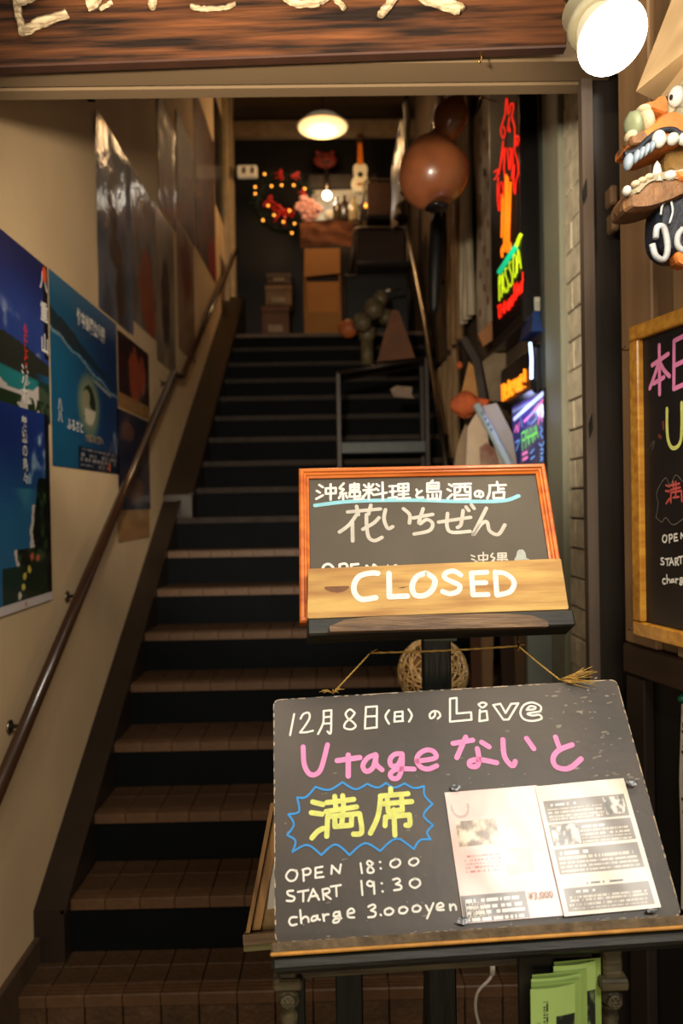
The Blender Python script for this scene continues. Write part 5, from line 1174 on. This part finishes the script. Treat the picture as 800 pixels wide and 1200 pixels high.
# strip poster with brush writing low on the same wall
MS = WM @ Matrix.Translation((0, 0, -.02)); ua, va = to_uv(MS, 795, 812); ub, vb = to_uv(MS, 795, 1062)
sp_ = thing('strip_poster', 'narrow white strip with black vertical writing and a green pin, low on the dark wall', 'poster', M=MS @ Matrix.Translation((ua, vb, 0)))
Hs = va - vb
MB().prism([(0, 0), (.13, 0), (.13, Hs), (.012, Hs), (-.001, Hs * .6), (.003, Hs * .25)], Matrix.Identity(4), 0, .001).build('paper', mat('white paper', (205, 200, 190)), sp_, local=True)
text_mesh('こ\nち\nや\nこ\nま\nぜ\nち', .05, frame_of(sp_) @ Matrix.Translation((.006, Hs * .84, .0018)), 'brush_writing', m_black, sp_, bold=.001, space=.72)
MB().lathe([(.012, 0), (.012, .004), (.006, .006), (.006, .012)], frame_of(sp_) @ Matrix.Translation((.02, Hs - .008, .001)), 12).build('pin', mat('dark green pin', (20, 110, 84), .4, var=0), sp_)

# ================================================================== LIT SIGNS ON THE RIGHT WALL
XS = .84
def sx_frame(x, y_far, z): return Matrix(((0, 0, -1, x), (-1, 0, 0, y_far), (0, 1, 0, z), (0, 0, 0, 1)))    # x runs towards the street, faces the stairs
n0, n1 = HX(612, 380, XS), HX(577, 380, XS); zb = HX(612, 378, XS).z
neon = thing('neon_sign', 'tall black cocktail sign with glowing red, orange and green tubing, high on the right wall', 'sign', (XS, n0.y, zb))
ztop = 4.15
MB().box((XS, n0.y, zb), (.925, n1.y + .02, ztop), bev=.006).build('sign_case', mat('satin black case', (22, 20, 19), .35, var=.2), neon)
MB().box((XS - .003, n0.y + .03, zb + .05), (XS - .0005, n1.y - .01, ztop - .05)).build('face_panel', mat('gloss black acrylic', (9, 9, 10), .6, var=0, spec=.1), neon)
def glow(name, col, e): return mat(name, col, .5, var=0, emis=e)
g_red, g_or, g_gr, g_ye = glow('red tube glow', (255, 34, 16), 1.15), glow('orange tube glow', (255, 122, 14), 1.2), glow('teal tube glow', (10, 200, 140), .9), glow('lime tube glow', (206, 232, 30), 1.05)
def tubes(lines, r, m_, name, smooth=True, conv=(560, 80, 3.53), x=XS - .01, parent=None):
    b = MB(); ox, oy, s = conv
    for ln in lines:
        q = spline(ln, 4) if smooth and len(ln) > 2 else ln
        b.tube([HX(ox + a / s, oy + c_ / s, x) for a, c_ in q], r, 6)
    return b.build(name, m_, parent or neon)
tubes([[(112, 190), (118, 125), (126, 190), (134, 150), (146, 150), (140, 200), (150, 240), (152, 280), (160, 320), (168, 290), (158, 280), (152, 300), (150, 340)],
  [(112, 190), (100, 230), (94, 262), (104, 290), (112, 262), (104, 240)], [(130, 200), (124, 250), (132, 262), (126, 240)], [(104, 300), (92, 400), (84, 440), (96, 380), (110, 330), (106, 420)],
  [(116, 330), (122, 350), (130, 420), (136, 350), (128, 330)], [(150, 345), (162, 380), (166, 430), (156, 470), (152, 520), (146, 470), (150, 400)], [(140, 330), (144, 400), (138, 460)],
  [(66, 430), (82, 420), (76, 450), (66, 460)], [(84, 450), (80, 500), (82, 560), (88, 590), (92, 540), (86, 500), (98, 470), (104, 520), (96, 560)], [(108, 420), (112, 470), (104, 500)]], .0026, g_red, 'red_figure_tube')
for k, ln in enumerate(([(116, 440), (108, 760)], [(122, 450), (120, 740)], [(134, 470), (126, 720)], [(102, 520), (98, 700)])):
    tubes([ln], .0055, g_or, 'orange_straw_tube')
tubes([[(100, 780), (98, 750), (108, 730)], [(122, 760), (120, 730), (132, 725), (132, 750)]], .006, g_or, 'orange_foot_tube')
tubes([[(88, 842), (158, 735)]], .013, g_gr, 'teal_bar_tube'); tubes([[(160, 735), (166, 712), (176, 690)]], .009, g_ye, 'lime_tip_tube')
cH = (570, 240, 7.5)
tubes([[(112, 845), (108, 640)], [(108, 640), (119, 618), (121, 660), (110, 720)], [(130, 815), (141, 600), (152, 775)], [(132, 750), (148, 715)],
  [(180, 560), (164, 560), (166, 620), (184, 670), (190, 740), (172, 770), (166, 730)], [(216, 500), (200, 510), (202, 560), (220, 610), (226, 680), (210, 720), (204, 690)],
  [(244, 430), (234, 470), (236, 600), (248, 640), (260, 590), (260, 480), (244, 430)], [(268, 600), (276, 390), (302, 560)], [(272, 520), (296, 480)]], .0026, g_ye, 'lime_lettering_tube', conv=cH)
tubes([[(102, 880), (110, 1000)], [(96, 900), (120, 880)], [(124, 870), (126, 990)], [(124, 930), (146, 910)], [(146, 860), (148, 960)], [(158, 840), (162, 950)], [(160, 890), (180, 860), (182, 930)], [(192, 830), (192, 920), (206, 900), (206, 820)], [(216, 800), (218, 890), (232, 860), (230, 790)], [(242, 690), (244, 830), (262, 810), (258, 700)], [(270, 680), (272, 800)], [(284, 700), (286, 790), (298, 690), (302, 780)], [(318, 590), (312, 770)], [(300, 680), (322, 660)]], .0026, g_red, 'red_lettering_tube', conv=cH)
a, c_ = P(626, 364, n0.y - .002), P(642, 348, n0.y - .002)
MB().box((a.x, n0.y - .002, a.z), (c_.x, n0.y - .0005, c_.z)).build('rating_sticker', mat('pale sticker', (180, 180, 165), .6, var=.1), neon)
b = MB(); [b.box((a.x + .006, n0.y - .0026, a.z + .012 + k * .01), (c_.x - .008 - k * .004, n0.y - .002, a.z + .014 + k * .01)) for k in range(3)]; b.build('sticker_print', m_black, neon)
a, c_ = P(618, 392, 3.36), P(645, 366, 3.36)
MB().hexa([(a.x, 3.3, a.z), (c_.x, 3.3, a.z), (c_.x, 3.5, a.z), (a.x, 3.5, a.z), (a.x + .02, 3.34, c_.z), (c_.x, 3.34, c_.z), (c_.x, 3.5, c_.z), (a.x + .02, 3.5, c_.z)]).build('blue_crate', mat('glossy blue plastic', (36, 62, 120), .2, var=.1, coat=.8), label='small glossy blue plastic case between the cocktail sign and the orange lettered box', cat='case')

# LED box with orange lettering
XL2 = .85; y0_, y1_ = HX(623, 440, XL2).y, HX(586, 440, XL2).y
zc = HX(586, 444, XL2).z; z1_, z0_ = HX(586, 432, XL2).z + .0, HX(586, 482, XL2).z
led = thing('led_sign', 'black box with glowing orange lettering, below the cocktail sign', 'sign', (XL2, y0_, z0_))
MB().box((XL2, y0_ - .004, z0_), (.925, y1_, z1_), bev=.018).build('box_case', mat('satin black case', (22, 20, 19)), led)
MB().tube([HX(621, 402, XL2 - .006), HX(622.5, 418, XL2 - .006), HX(622.5, 444, XL2 - .006)], .006, 8).build('blue_white_tube', glow('cold white tube', (170, 205, 255), 6), led)
gx = {'W': [[(0, 1), (.25, 0), (.5, .8), (.75, 0), (1, 1)]], 'e': [[(.1, .45), (.9, .5), (.7, .8), (.3, .8), (.1, .4), (.4, 0), (.9, .1)]], 'l': [[(.5, 1), (.5, 0)]], 'c': [[(.9, .7), (.4, .8), (.1, .4), (.4, 0), (.9, .1)]],
      'o': [[(.5, .8), (.1, .4), (.5, 0), (.9, .4), (.5, .8)]], 'm': [[(.05, 0), (.1, .75)], [(.1, .6), (.4, .75), (.5, 0)], [(.5, .6), (.85, .75), (.95, 0)]], '!': [[(.5, 1), (.5, .3)], [(.5, .05), (.5, 0)]]}
def led_text(word, pa, pb, hpx, r, m_, x, parent, name):
    a, b_ = HX(*pa, x), HX(*pb, x); h = HX(pa[0], pa[1] - hpx, x).z - a.z; n = len(word); mbx = MB()
    for i, ch in enumerate(word):
        for ln in gx[ch]:
            mbx.tube([Vector((x, a.y + (b_.y - a.y) * (i + .1 + .8 * u) / n, a.z + (b_.z - a.z) * 0 + v * h)) for u, v in ln], r, 5)
    return mbx.build(name, m_, parent)
led_text('Welcome!', (588, 470), (617, 470), 19, .006, glow('orange led glow', (255, 136, 22), 1.6), XL2 - .006, led, 'orange_lettering')

# fluorescent marker board, blue-violet lit
XB = .885; y0b, y1b = HX(637, 500, XB).y, HX(601, 500, XB).y; zt_ = HX(637, 458, XB).z; ztf = HX(601, 488, XB).z
fbz = zt_ - .62
mbd = thing('marker_board', 'glowing blue writing board with green and pink doodles, below the orange lettered box', 'sign', (XB, y0b, fbz))
MB().box((XB, y0b - .012, fbz - .01), (.925, y1b + .012, zt_ + .012), bev=.004).build('board_case', mat('satin black case', (22, 20, 19)), mbd)
MS2 = sx_frame(XB - .0015, y1b, fbz); Wb, Hb = y1b - y0b, zt_ - fbz
def fluo(u, v):
    c = mixc(full(u, (26, 24, 78)), full(u, (70, 60, 160)), ss(.5, 1, v)); c = mixc(c, full(u, (150, 175, 240)), np.exp(-((v - .965 + .0 * u) / .014) ** 2)); c = mixc(c, full(u, (110, 70, 200)), np.exp(-((v - .995) / .012) ** 2))
    return c
printed('glowing_face', MS2, Wb, Hb, fluo, 30, 100, attr_mat('edge lit panel', .2, .5, emis=.7, bump=0), mbd)
cI = (590, 440, 10.92)
def marks(lines, wd, m_, name):
    M_ = MS2 @ Matrix.Translation((0, 0, .0012)); b = MB(); L_ = [[to_uv(M_, cI[0] + x / cI[2], cI[1] + y / cI[2]) for x, y in ln] for ln in lines]; ribbons(b, L_, wd, 0)
    for i, v in enumerate(b.v): b.v[i] = M_ @ v
    return b.build(name, m_, mbd)
marks([[(130, 560), (500, 230)]], .02, glow('blue white edge light', (190, 205, 255), 1.3), 'edge_light')
marks([[(230, 740), (240, 950)], [(235, 740), (270, 720), (275, 800), (240, 840)], [(290, 700), (280, 920)], [(300, 690), (320, 870)], [(330, 680), (325, 880)], [(350, 670), (370, 850)], [(375, 840), (385, 660)], [(410, 640), (400, 820)], [(410, 640), (440, 790)], [(300, 800), (430, 730)]], .009, glow('lime marker glow', (120, 225, 90), .9), 'lime_doodle')
marks([[(140, 720), (165, 640), (180, 720), (200, 610)], [(260, 590), (330, 520), (400, 440), (500, 320)], [(440, 620), (470, 440)], [(470, 450), (490, 580)], [(240, 1010), (300, 980)], [(245, 1080), (305, 1045)]], .013, glow('pink marker glow', (240, 120, 190), .9), 'pink_doodle')
marks([[(320, 620), (310, 560), (360, 480), (410, 470), (420, 540), (350, 620)], [(340, 1000), (390, 940)], [(345, 1070), (395, 1030)], [(470, 660), (495, 700), (465, 740), (500, 800)], [(450, 870), (485, 900), (515, 850)], [(470, 950), (500, 940), (500, 990), (470, 1000)], [(470, 1040), (500, 1060), (470, 1090)], [(215, 540), (240, 660)], [(150, 860), (200, 830), (160, 960)]], .007, glow('pale blue marker glow', (120, 170, 240), .8), 'blue_doodle')
point('marker_board_glow', (XB - .08, (y0b + y1b) / 2, zt_ - .05), .5, (.5, .55, 1.0), .03)

# ================================================================== CLUTTER ALONG THE RIGHT WALL
def hang(name, label, cat, x, px0, px1, yt, yb, col, folds=4, amp=.03, gloss=.5, coat=.0, group=None, marks_=None, col2=None, trans=0):
    """hanging sheet with vertical folds on the right, between photo columns at offset x"""
    a, c_ = HX(px0, yt, x), HX(px1, yt, x); zb_ = HX(px1, yb, x).z; zt2 = max(a.z, c_.z) if True else a.z; zt2 = HX(px1, yt, x).z
    nu, nv = folds * 6, 14; b = MB(); vs = []
    for i in range(nv + 1):
        for j in range(nu + 1):
            u, v = j / nu, i / nv; vs.append((x - amp * (.5 + .5 * math.sin(u * folds * 6.283 + v * 1.3)) * (1 - .3 * v) - .006 * math.sin(v * 9 + u * 5), a.y + (c_.y - a.y) * u, zb_ + (zt2 - zb_) * v))
    b.add(vs, [(i * (nu + 1) + j, i * (nu + 1) + j + 1, (i + 1) * (nu + 1) + j + 1, (i + 1) * (nu + 1) + j) for i in range(nv) for j in range(nu)], 0, True)
    m_ = mat('sheet ' + name + str(px0), col, gloss, var=.3, scale=5, coat=coat, bump=.1, col2=col2)
    t = thing(name, label, cat, (x, min(a.y, c_.y), zb_), group=group)
    b.build('sheet', m_, t); MB().tube([(x - amp / 2, a.y, zt2 + .004), (x - amp / 2, c_.y, zt2 + .004)], .008, 6).build('hanging_rod', m_stringer, t)
    return t
hang('banner', 'grey white banner with rust red marks hanging beside the cocktail sign', 'banner', .90, 556, 577, 84, 384, (205, 188, 162), 2, .012, .6, col2=(160, 140, 114))
b = MB()
for k in range(16):
    q = HX(562 + (k % 3) * 4.5, 140 + k * 15, .885); b.box((q.x, q.y - .01, q.z - .03), (q.x + .004, q.y + .01, q.z + .01))
b.build('rust_mark', mat('rust red mark', (110, 48, 30), .7), bpy.data.objects['banner'], kind='stuff')
hang('plastic_sheet', 'shiny silver plastic sheet hanging behind the gourd, nearest the grey white banner', 'plastic sheet', .89, 542, 554, 92, 372, (205, 192, 165), 3, .05, .18, .8, 'plastic sheets on the right wall')
hang('plastic_sheet', 'brownish plastic sheet hanging straight behind the gourd', 'plastic sheet', .88, 526, 540, 96, 400, (160, 128, 92), 3, .05, .2, .7, 'plastic sheets on the right wall')
hang('plastic_sheet', 'dark plastic sheet hanging deepest behind the gourd', 'plastic sheet', .87, 508, 523, 98, 330, (124, 98, 70), 3, .06, .25, .6, 'plastic sheets on the right wall')
hang('curtain', 'pale beige curtain hanging below the gourd, behind the steel handrail', 'curtain', .86, 512, 541, 402, 540, (190, 158, 118), 5, .05, .7)
hang('clear_wrap', 'bundle of shining clear wrap hanging near the upper room ceiling', 'wrap', .6, 462, 482, 100, 200, (120, 104, 74), 5, .05, .45, .2, col2=(40, 32, 22))
# gourd
yg = 3.3; sg_ = yg / F; gc = P(508, 200, yg)
gd = thing('gourd', 'large glossy brown bottle gourd hanging below the lintel', 'gourd', tuple(gc))
m_gd = mat('lacquered brown gourd', (140, 82, 48), .34, var=.35, scale=4, coat=.4, col2=(96, 52, 30))
pts = []; 
axis = [(506, 241, 6), (505, 238, 20), (505, 230, 31), (506, 215, 39), (508, 200, 40.5), (510, 186, 37), (512, 174, 28), (515, 166, 18), (518, 160, 13), (521, 154, 14), (524, 146, 18), (528, 136, 19.5), (532, 127, 17), (536, 119, 11), (539, 113, 5), (541, 110, 3), (542, 107, 2.5)]
sa = spline([(a, b_, r) for a, b_, r in axis], 3)
MB().tube([P(a, b_, yg) for a, b_, r in sa], [max(r, .5) * sg_ for a, b_, r in sa], 28).build('gourd_body', m_gd, gd)
MB().tube([P(506, 155, yg - .02), P(509, 163, yg - .05), P(519, 168, yg - .055), P(529, 166, yg - .03)], .006, 8).build('waist_cord', mat('orange cord', (160, 84, 34), .6), gd)
MB().tube([P(541, 110, yg), P(548, 109, yg), P(560, 112, yg + .03), P(582, 120, yg + .1)], .0025, 6).build('hanging_wire', m_steel, gd)
MB().lathe([(.012, -.006), (.05, -.006), (.052, .003), (.046, .008), (.02, .01)], Matrix.Translation(P(512, 243, yg)), 20).build('base_cap', mat('black cap', (30, 28, 28), .25, .3), gd)
# folded dark umbrella behind
q0, q1 = P(512, 250, 4.9), P(508, 372, 4.9)
um = thing('umbrella', 'folded black umbrella hanging below the gourd', 'umbrella', tuple(q1))
MB().tube([q0, q0.lerp(q1, .1), q0.lerp(q1, .5), q0.lerp(q1, .9), q1], [.02, .045, .05, .03, .008], 10).build('canopy', mat('black nylon', (16, 15, 16), .5, var=.2, bump=.2), um)
MB().tube([q0 + Vector((0, 0, .1)), q0], .008, 8).build('shaft', m_steel, um)
# steel handrail of the right side
hs = thing('steel_handrail', 'thin steel handrail running up the cluttered side of the stairs', 'handrail', tuple(P(508, 440, 5.4)))
MB().tube([P(474, 258, 7.6), P(481, 290, 7.0), P(497, 372, 6.1), P(512, 470, 5.3), P(530, 600, 4.6)], .017, 10).build('rail', m_steel, hs)
for px, py, Y in ((478, 277, 7.25), (500, 392, 5.95), (521, 535, 4.95)):
    q = P(px, py, Y); MB().tube([q, q + Vector((0, .0, -.85))], .012, 8).build('baluster', mat('dark steel', (60, 54, 48), .4, .8), hs)
# dark metal rack standing on the stairs
Yk = 4.95; a, c_ = P(396, 438, Yk), P(499, 420, Yk); zf = .364 + .181 * 8
rk = thing('metal_rack', 'low dark metal rack standing on the upper stairs', 'rack', (a.x, Yk, zf))
m_dk = mat('dark brown metal', (34, 26, 20), .45, .3, .2)
MB().tube([a, c_], .012, 8).build('top_bar', m_dk, rk); MB().tube([a + Vector((0, .26, .0)), c_ + Vector((0, .26, 0))], .012, 8).build('top_bar', m_dk, rk)
for q in (a, c_): MB().tube([q, q + Vector((0, .26, 0))], .012, 8).build('side_bar', m_dk, rk)
for q, dy in ((a, 0), (c_, 0), (a, .26), (c_, .26)):
    MB().box((q.x - .014, Yk + dy - .014, (zf if dy == 0 else zf) - .0), (q.x + .014, Yk + dy + .014, q.z), bev=.003).build('leg', m_dk, rk)
q = P(450, 524, Yk); MB().box((a.x, Yk, q.z - .035), (c_.x, Yk + .24, q.z + .035), bev=.004).build('shelf_board', mat('slate blue shelf edge', (64, 72, 74), .5, var=.2), rk)
MB().hexa([tuple(a + Vector((0, -.0, -.004))), tuple(c_ + Vector((0, 0, -.004))), tuple(c_ + Vector((0, .26, -.004))), tuple(a + Vector((0, .26, -.004))), tuple(a), tuple(c_), tuple(c_ + Vector((0, .26, 0))), tuple(a + Vector((0, .26, 0)))]).build('top_plate', m_dk, rk)
b = MB(); q = P(469, 460, 4.93); b.prism([(x * 4.93 / F, y * 4.93 / F) for x, y in ((-12, 4), (-4, 8), (14, 6), (13, -3), (16, -7), (4, -6), (-8, -5))], Matrix(((1, 0, 0, q.x), (0, 0, 1, q.y), (0, 1, 0, q.z), (0, 0, 0, 1))), -.004, .004)
b.build('paper_scrap', mat('grey white scrap', (130, 112, 96), .8, var=.3, scale=20), label='grey white scrap of paper stuck on the metal rack', cat='paper')
# things on and behind the rack
q = P(462, 424, 5.1); s5 = 5.1 / F
MB().prism([(x * s5, y * s5) for x, y in ((-20, 0), (24, 4), (14, 34), (6, 58), (-2, 60), (-12, 30))], Matrix(((1, 0, 0, q.x), (0, 0, 1, q.y), (0, 1, 0, q.z), (0, 0, 0, 1))), -.02, .05).build('triangular_board', mat('cork brown board', (92, 52, 22), .7, var=.3, scale=10), label='cork brown triangular board standing on the metal rack', cat='board')
q = P(408, 385, 6.9); b = MB(); b.ball(q, (.085, .07, .08), noise=.08, seed=2); o = b.build('pumpkin_ornament', mat('dull orange skin', (190, 102, 54), .5, var=.25), label='small dull orange round ornament on the top landing', cat='ornament')
jug = thing('stacked_pots', 'grey green cluster of small jars beside the cork brown board', 'jars', tuple(P(436, 400, 6.2)))
m_cl = mat('grey green pottery', (104, 92, 66), .5, var=.4, scale=14)
for k, (px, py, r) in enumerate(((424, 378, .075), (438, 362, .08), (446, 350, .06), (452, 372, .06), (430, 392, .07))):
    q = P(px, py, 6.25 + k * .03); MB().lathe([(r * .5, -r), (r, -.3 * r), (r * .95, .4 * r), (r * .5, .85 * r), (r * .55, r)], Matrix.Translation(q) @ Matrix.Rotation(.3 * (k - 2), 4, 'Y'), 14).build('jar', m_cl, jug)
q = P(456, 340, 6.3); MB().tube([q + Vector((-.05, 0, -.02)), q, q + Vector((.09, 0, .01))], .01, 6).build('jar_handle', m_steel, jug)
MB().tube([P(430, 400, 6.3), P(430, 428, 6.3)], .05, 10).build('jar_support', m_cl, jug)
cr = thing('black_crate', 'black crate below the two chair backs of the upper landing', 'crate', tuple(P(445, 395, 6.9)))
a, c_ = P(406, 400, 7.3), P(478, 321, 7.3); 
MB().box((a.x, 7.3, a.z), (c_.x, 7.6, c_.z), bev=.01).build('crate_body', mat('dull black crate', (20, 19, 20), .5, var=.2), cr); MB().box((a.x - .01, 7.29, c_.z - .03), (c_.x + .01, 7.61, c_.z), bev=.006).build('crate_rim', m_dk, cr)
for k, (x0, x1, y0, y1, Y, lab) in enumerate(((416, 477, 266, 318, 7.35, 'brown chair back with a pale metal rim, the lower of two'), (428, 474, 210, 264, 7.75, 'brown chair back mostly covered, the upper of two'))):
    a, c_ = P(x0, y1, Y), P(x1, y0, Y); t = thing('folding_chair', lab, 'chair', tuple(a), group='chairs stacked on the landing')
    MB().box((a.x + .02, Y, a.z), (c_.x - .02, Y + .04, c_.z - .02), bev=.01).build('backrest', mat('dark brown leatherette', (58, 36, 24), .5, var=.2), t)
    MB().tube([(a.x - .05, Y, a.z), (a.x, Y, c_.z - .03), (a.x + .03, Y, c_.z), (c_.x - .03, Y, c_.z), (c_.x, Y, c_.z - .03), (c_.x + .03, Y, a.z)], .014, 8).build('frame_tube', mat('dull steel tube', (112, 100, 84), .4, .8), t)
    MB().box((a.x + .0, Y - .3, a.z - .05), (c_.x, Y + .02, a.z), bev=.01).build('seat', m_dk, t)
# orange bundle, leaning sheets, boards
ob = P(545, 474, 4.0); b = MB()
o = thing('orange_bundle', 'tied bundle of orange brown cloth hanging over the leaning white sheets', 'bundle', tuple(ob))
MB().ball(ob, (.068, .05, .06), noise=.16, seed=5, nu=24, nv=14).build('cloth_ball', mat('orange brown cloth', (178, 86, 40), .8, var=.4, scale=14, bump=.4), o)
MB().tube([ob, P(560, 470, 4.0), P(572, 474, 3.98)], [.03, .018, .026], 10).build('cloth_tail', mat('orange brown cloth', (178, 86, 40)), o)
q = P(538, 428, 4.2); MB().ball(q, .02, noise=.1).build('orange_ball', mat('orange brown cloth', (178, 86, 40)), label='small orange ball above the orange brown bundle', cat='ball')
def leaner(name, label, cat, pts, Y, th, m_, **k):
    q = [P(x, y, Y) for x, y in pts]; n = len(q); vs = q + [v + Vector((0, th, 0)) for v in q]
    return MB().add(vs, [list(range(n)), list(range(n, 2 * n))[::-1]] + [[i, (i + 1) % n, n + (i + 1) % n, n + i] for i in range(n)]).build(name, m_, label=label, cat=cat, **k)
leaner('white_sheet', 'tall creased white sheet leaning below the orange bundle', 'sheet', [(548, 500), (562, 478), (570, 500), (578, 560), (590, 640), (546, 640), (545, 560)], 3.9, .01, mat('warm white sheet', (196, 176, 148), .8, var=.15, bump=.2))
leaner('white_bag', 'narrow pale bag hanging beside the tall creased white sheet', 'bag', [(536, 520), (546, 496), (552, 520), (546, 640), (526, 640), (530, 560)], 4.05, .03, mat('pale bag', (150, 128, 100), .7, var=.2))
leaner('grey_document', 'large grey white sheet leaning behind the blue white roll', 'sheet', [(564, 476), (582, 472), (600, 508), (606, 548), (612, 640), (590, 640), (584, 540)], 3.75, .006, mat('grey white sheet', (150, 144, 132), .7, var=.12))
bt = thing('paper_roll', 'long blue white roll leaning diagonally below the orange lettered box', 'roll', tuple(P(600, 548, 3.7)))
MB().tube([P(558, 474, 3.66), P(600, 552, 3.6), P(618, 592, 3.56)], .018, 10).build('roll_body', mat('blue white paper roll', (158, 176, 184), .5, var=.1), bt)
b = MB(); [b.box((P(564 + k * 3.6, 484 + k * 6.6, 3.63).x - .004, 3.618, P(564 + k * 3.6, 484 + k * 6.6, 3.63).z - .008), (P(564 + k * 3.6, 484 + k * 6.6, 3.63).x + .006, 3.622, P(564 + k * 3.6, 484 + k * 6.6, 3.63).z + .006)) for k in range(9)]; b.build('roll_print', mat('grey roll print', (90, 110, 130), .6), bt, kind='stuff')
leaner('red_brown_card', 'small red and brown card low behind the framed blackboard, beside the roll', 'card', [(562, 524), (570, 518), (590, 536), (592, 600), (566, 600)], 3.85, .01, mat('red brown card', (112, 58, 42), .7, var=.4, scale=12, col2=(150, 130, 110)))
leaner('amber_board', 'amber brown triangular board leaning above the orange bundle', 'board', [(540, 462), (549, 424), (556, 430), (562, 466)], 4.15, .01, mat('amber board', (160, 112, 50), .6, var=.2))
leaner('dark_frame_bar', 'dark slanted bar between the banner and the orange bundle', 'bar', [(539, 398), (546, 394), (562, 420), (570, 468), (562, 468), (556, 428)], 4.1, .03, m_dk)
leaner('pale_folder', 'pale creased folder standing behind the orange lettered box', 'folder', [(565, 424), (578, 414), (604, 408), (604, 470), (574, 470)], 4.2, .01, mat('pale folder', (122, 106, 82), .8, var=.3, bump=.3))
leaner('brown_corner_board', 'brown wooden corner board at the foot of the grey white banner', 'board', [(560, 392), (577, 374), (580, 396), (566, 406)], 4.3, .03, mat('brown corner wood', (150, 96, 50), .5, var=.25))
# behind the easel post: boards, pale plastic, glass net ball
for k, (x0, x1, xx, col, lab) in enumerate(((548, 560, 3, (92, 58, 36), 'reddish brown'), (562, 580, -2, (150, 118, 80), 'pale tan'), (582, 597, 4, (60, 38, 26), 'dark brown'), (600, 616, 2, (120, 92, 64), 'mid brown'))):
    leaner('leaning_board', lab + ' board leaning on the right wall, seen between the two blackboards', 'board', [(x0, 640), (x1, 640), (x1 + xx * 3, 960), (x0 + xx * 3, 960)], 3.3 + k * .02, .02, mat('leaning board %d' % k, col, .6, var=.3, scale=5), group='boards leaning on the right wall')
leaner('pale_plastic_panel', 'pale blue grey plastic panel seen between the two blackboards, beside the brick wall', 'panel', [(617, 640), (645, 640), (650, 960), (620, 960)], 3.25, .03, mat('pale blue grey plastic', (150, 160, 156), .5, var=.1))
nb = P(507, 788, 2.5); rad = 41 * 2.5 / F
ng = thing('woven_lamp', 'round woven cane ball behind the easel post, a glint on its side', 'ball', tuple(nb))
b = MB(); rq = random.Random(12)
for k in range(46):
    ax = Vector((rq.gauss(0, 1), rq.gauss(0, 1), rq.gauss(0, 1))).normalized(); e1 = ax.orthogonal().normalized(); e2 = ax.cross(e1); off = rq.uniform(-.5, .5); cr_ = math.sqrt(1 - off * off)
    b.tube([nb + (ax * off + (e1 * math.cos(t) + e2 * math.sin(t)) * cr_) * rad for t in [j * .3307 for j in range(20)]], .0024, 4, caps=False)
b.build('woven_strands', mat('honey cane', (196, 160, 104), .3, var=.3, scale=30, coat=.8), ng, kind='stuff')
MB().ball(nb, rad * .93, nu=24, nv=14).build('inner_shell', mat('amber brown shell', (110, 80, 48), .35, var=.4, scale=25, coat=.6), ng)
point('woven_ball_front_light', tuple(nb + Vector((-.1, -.25, .12))), .35, AMB, .03)  # small amber light standing in front of the ball, outside its shell
MB().tube([nb + Vector((0, 0, -rad)), Vector((nb.x, nb.y, .2))], .012, 8).build('stand_rod', m_dk, ng)
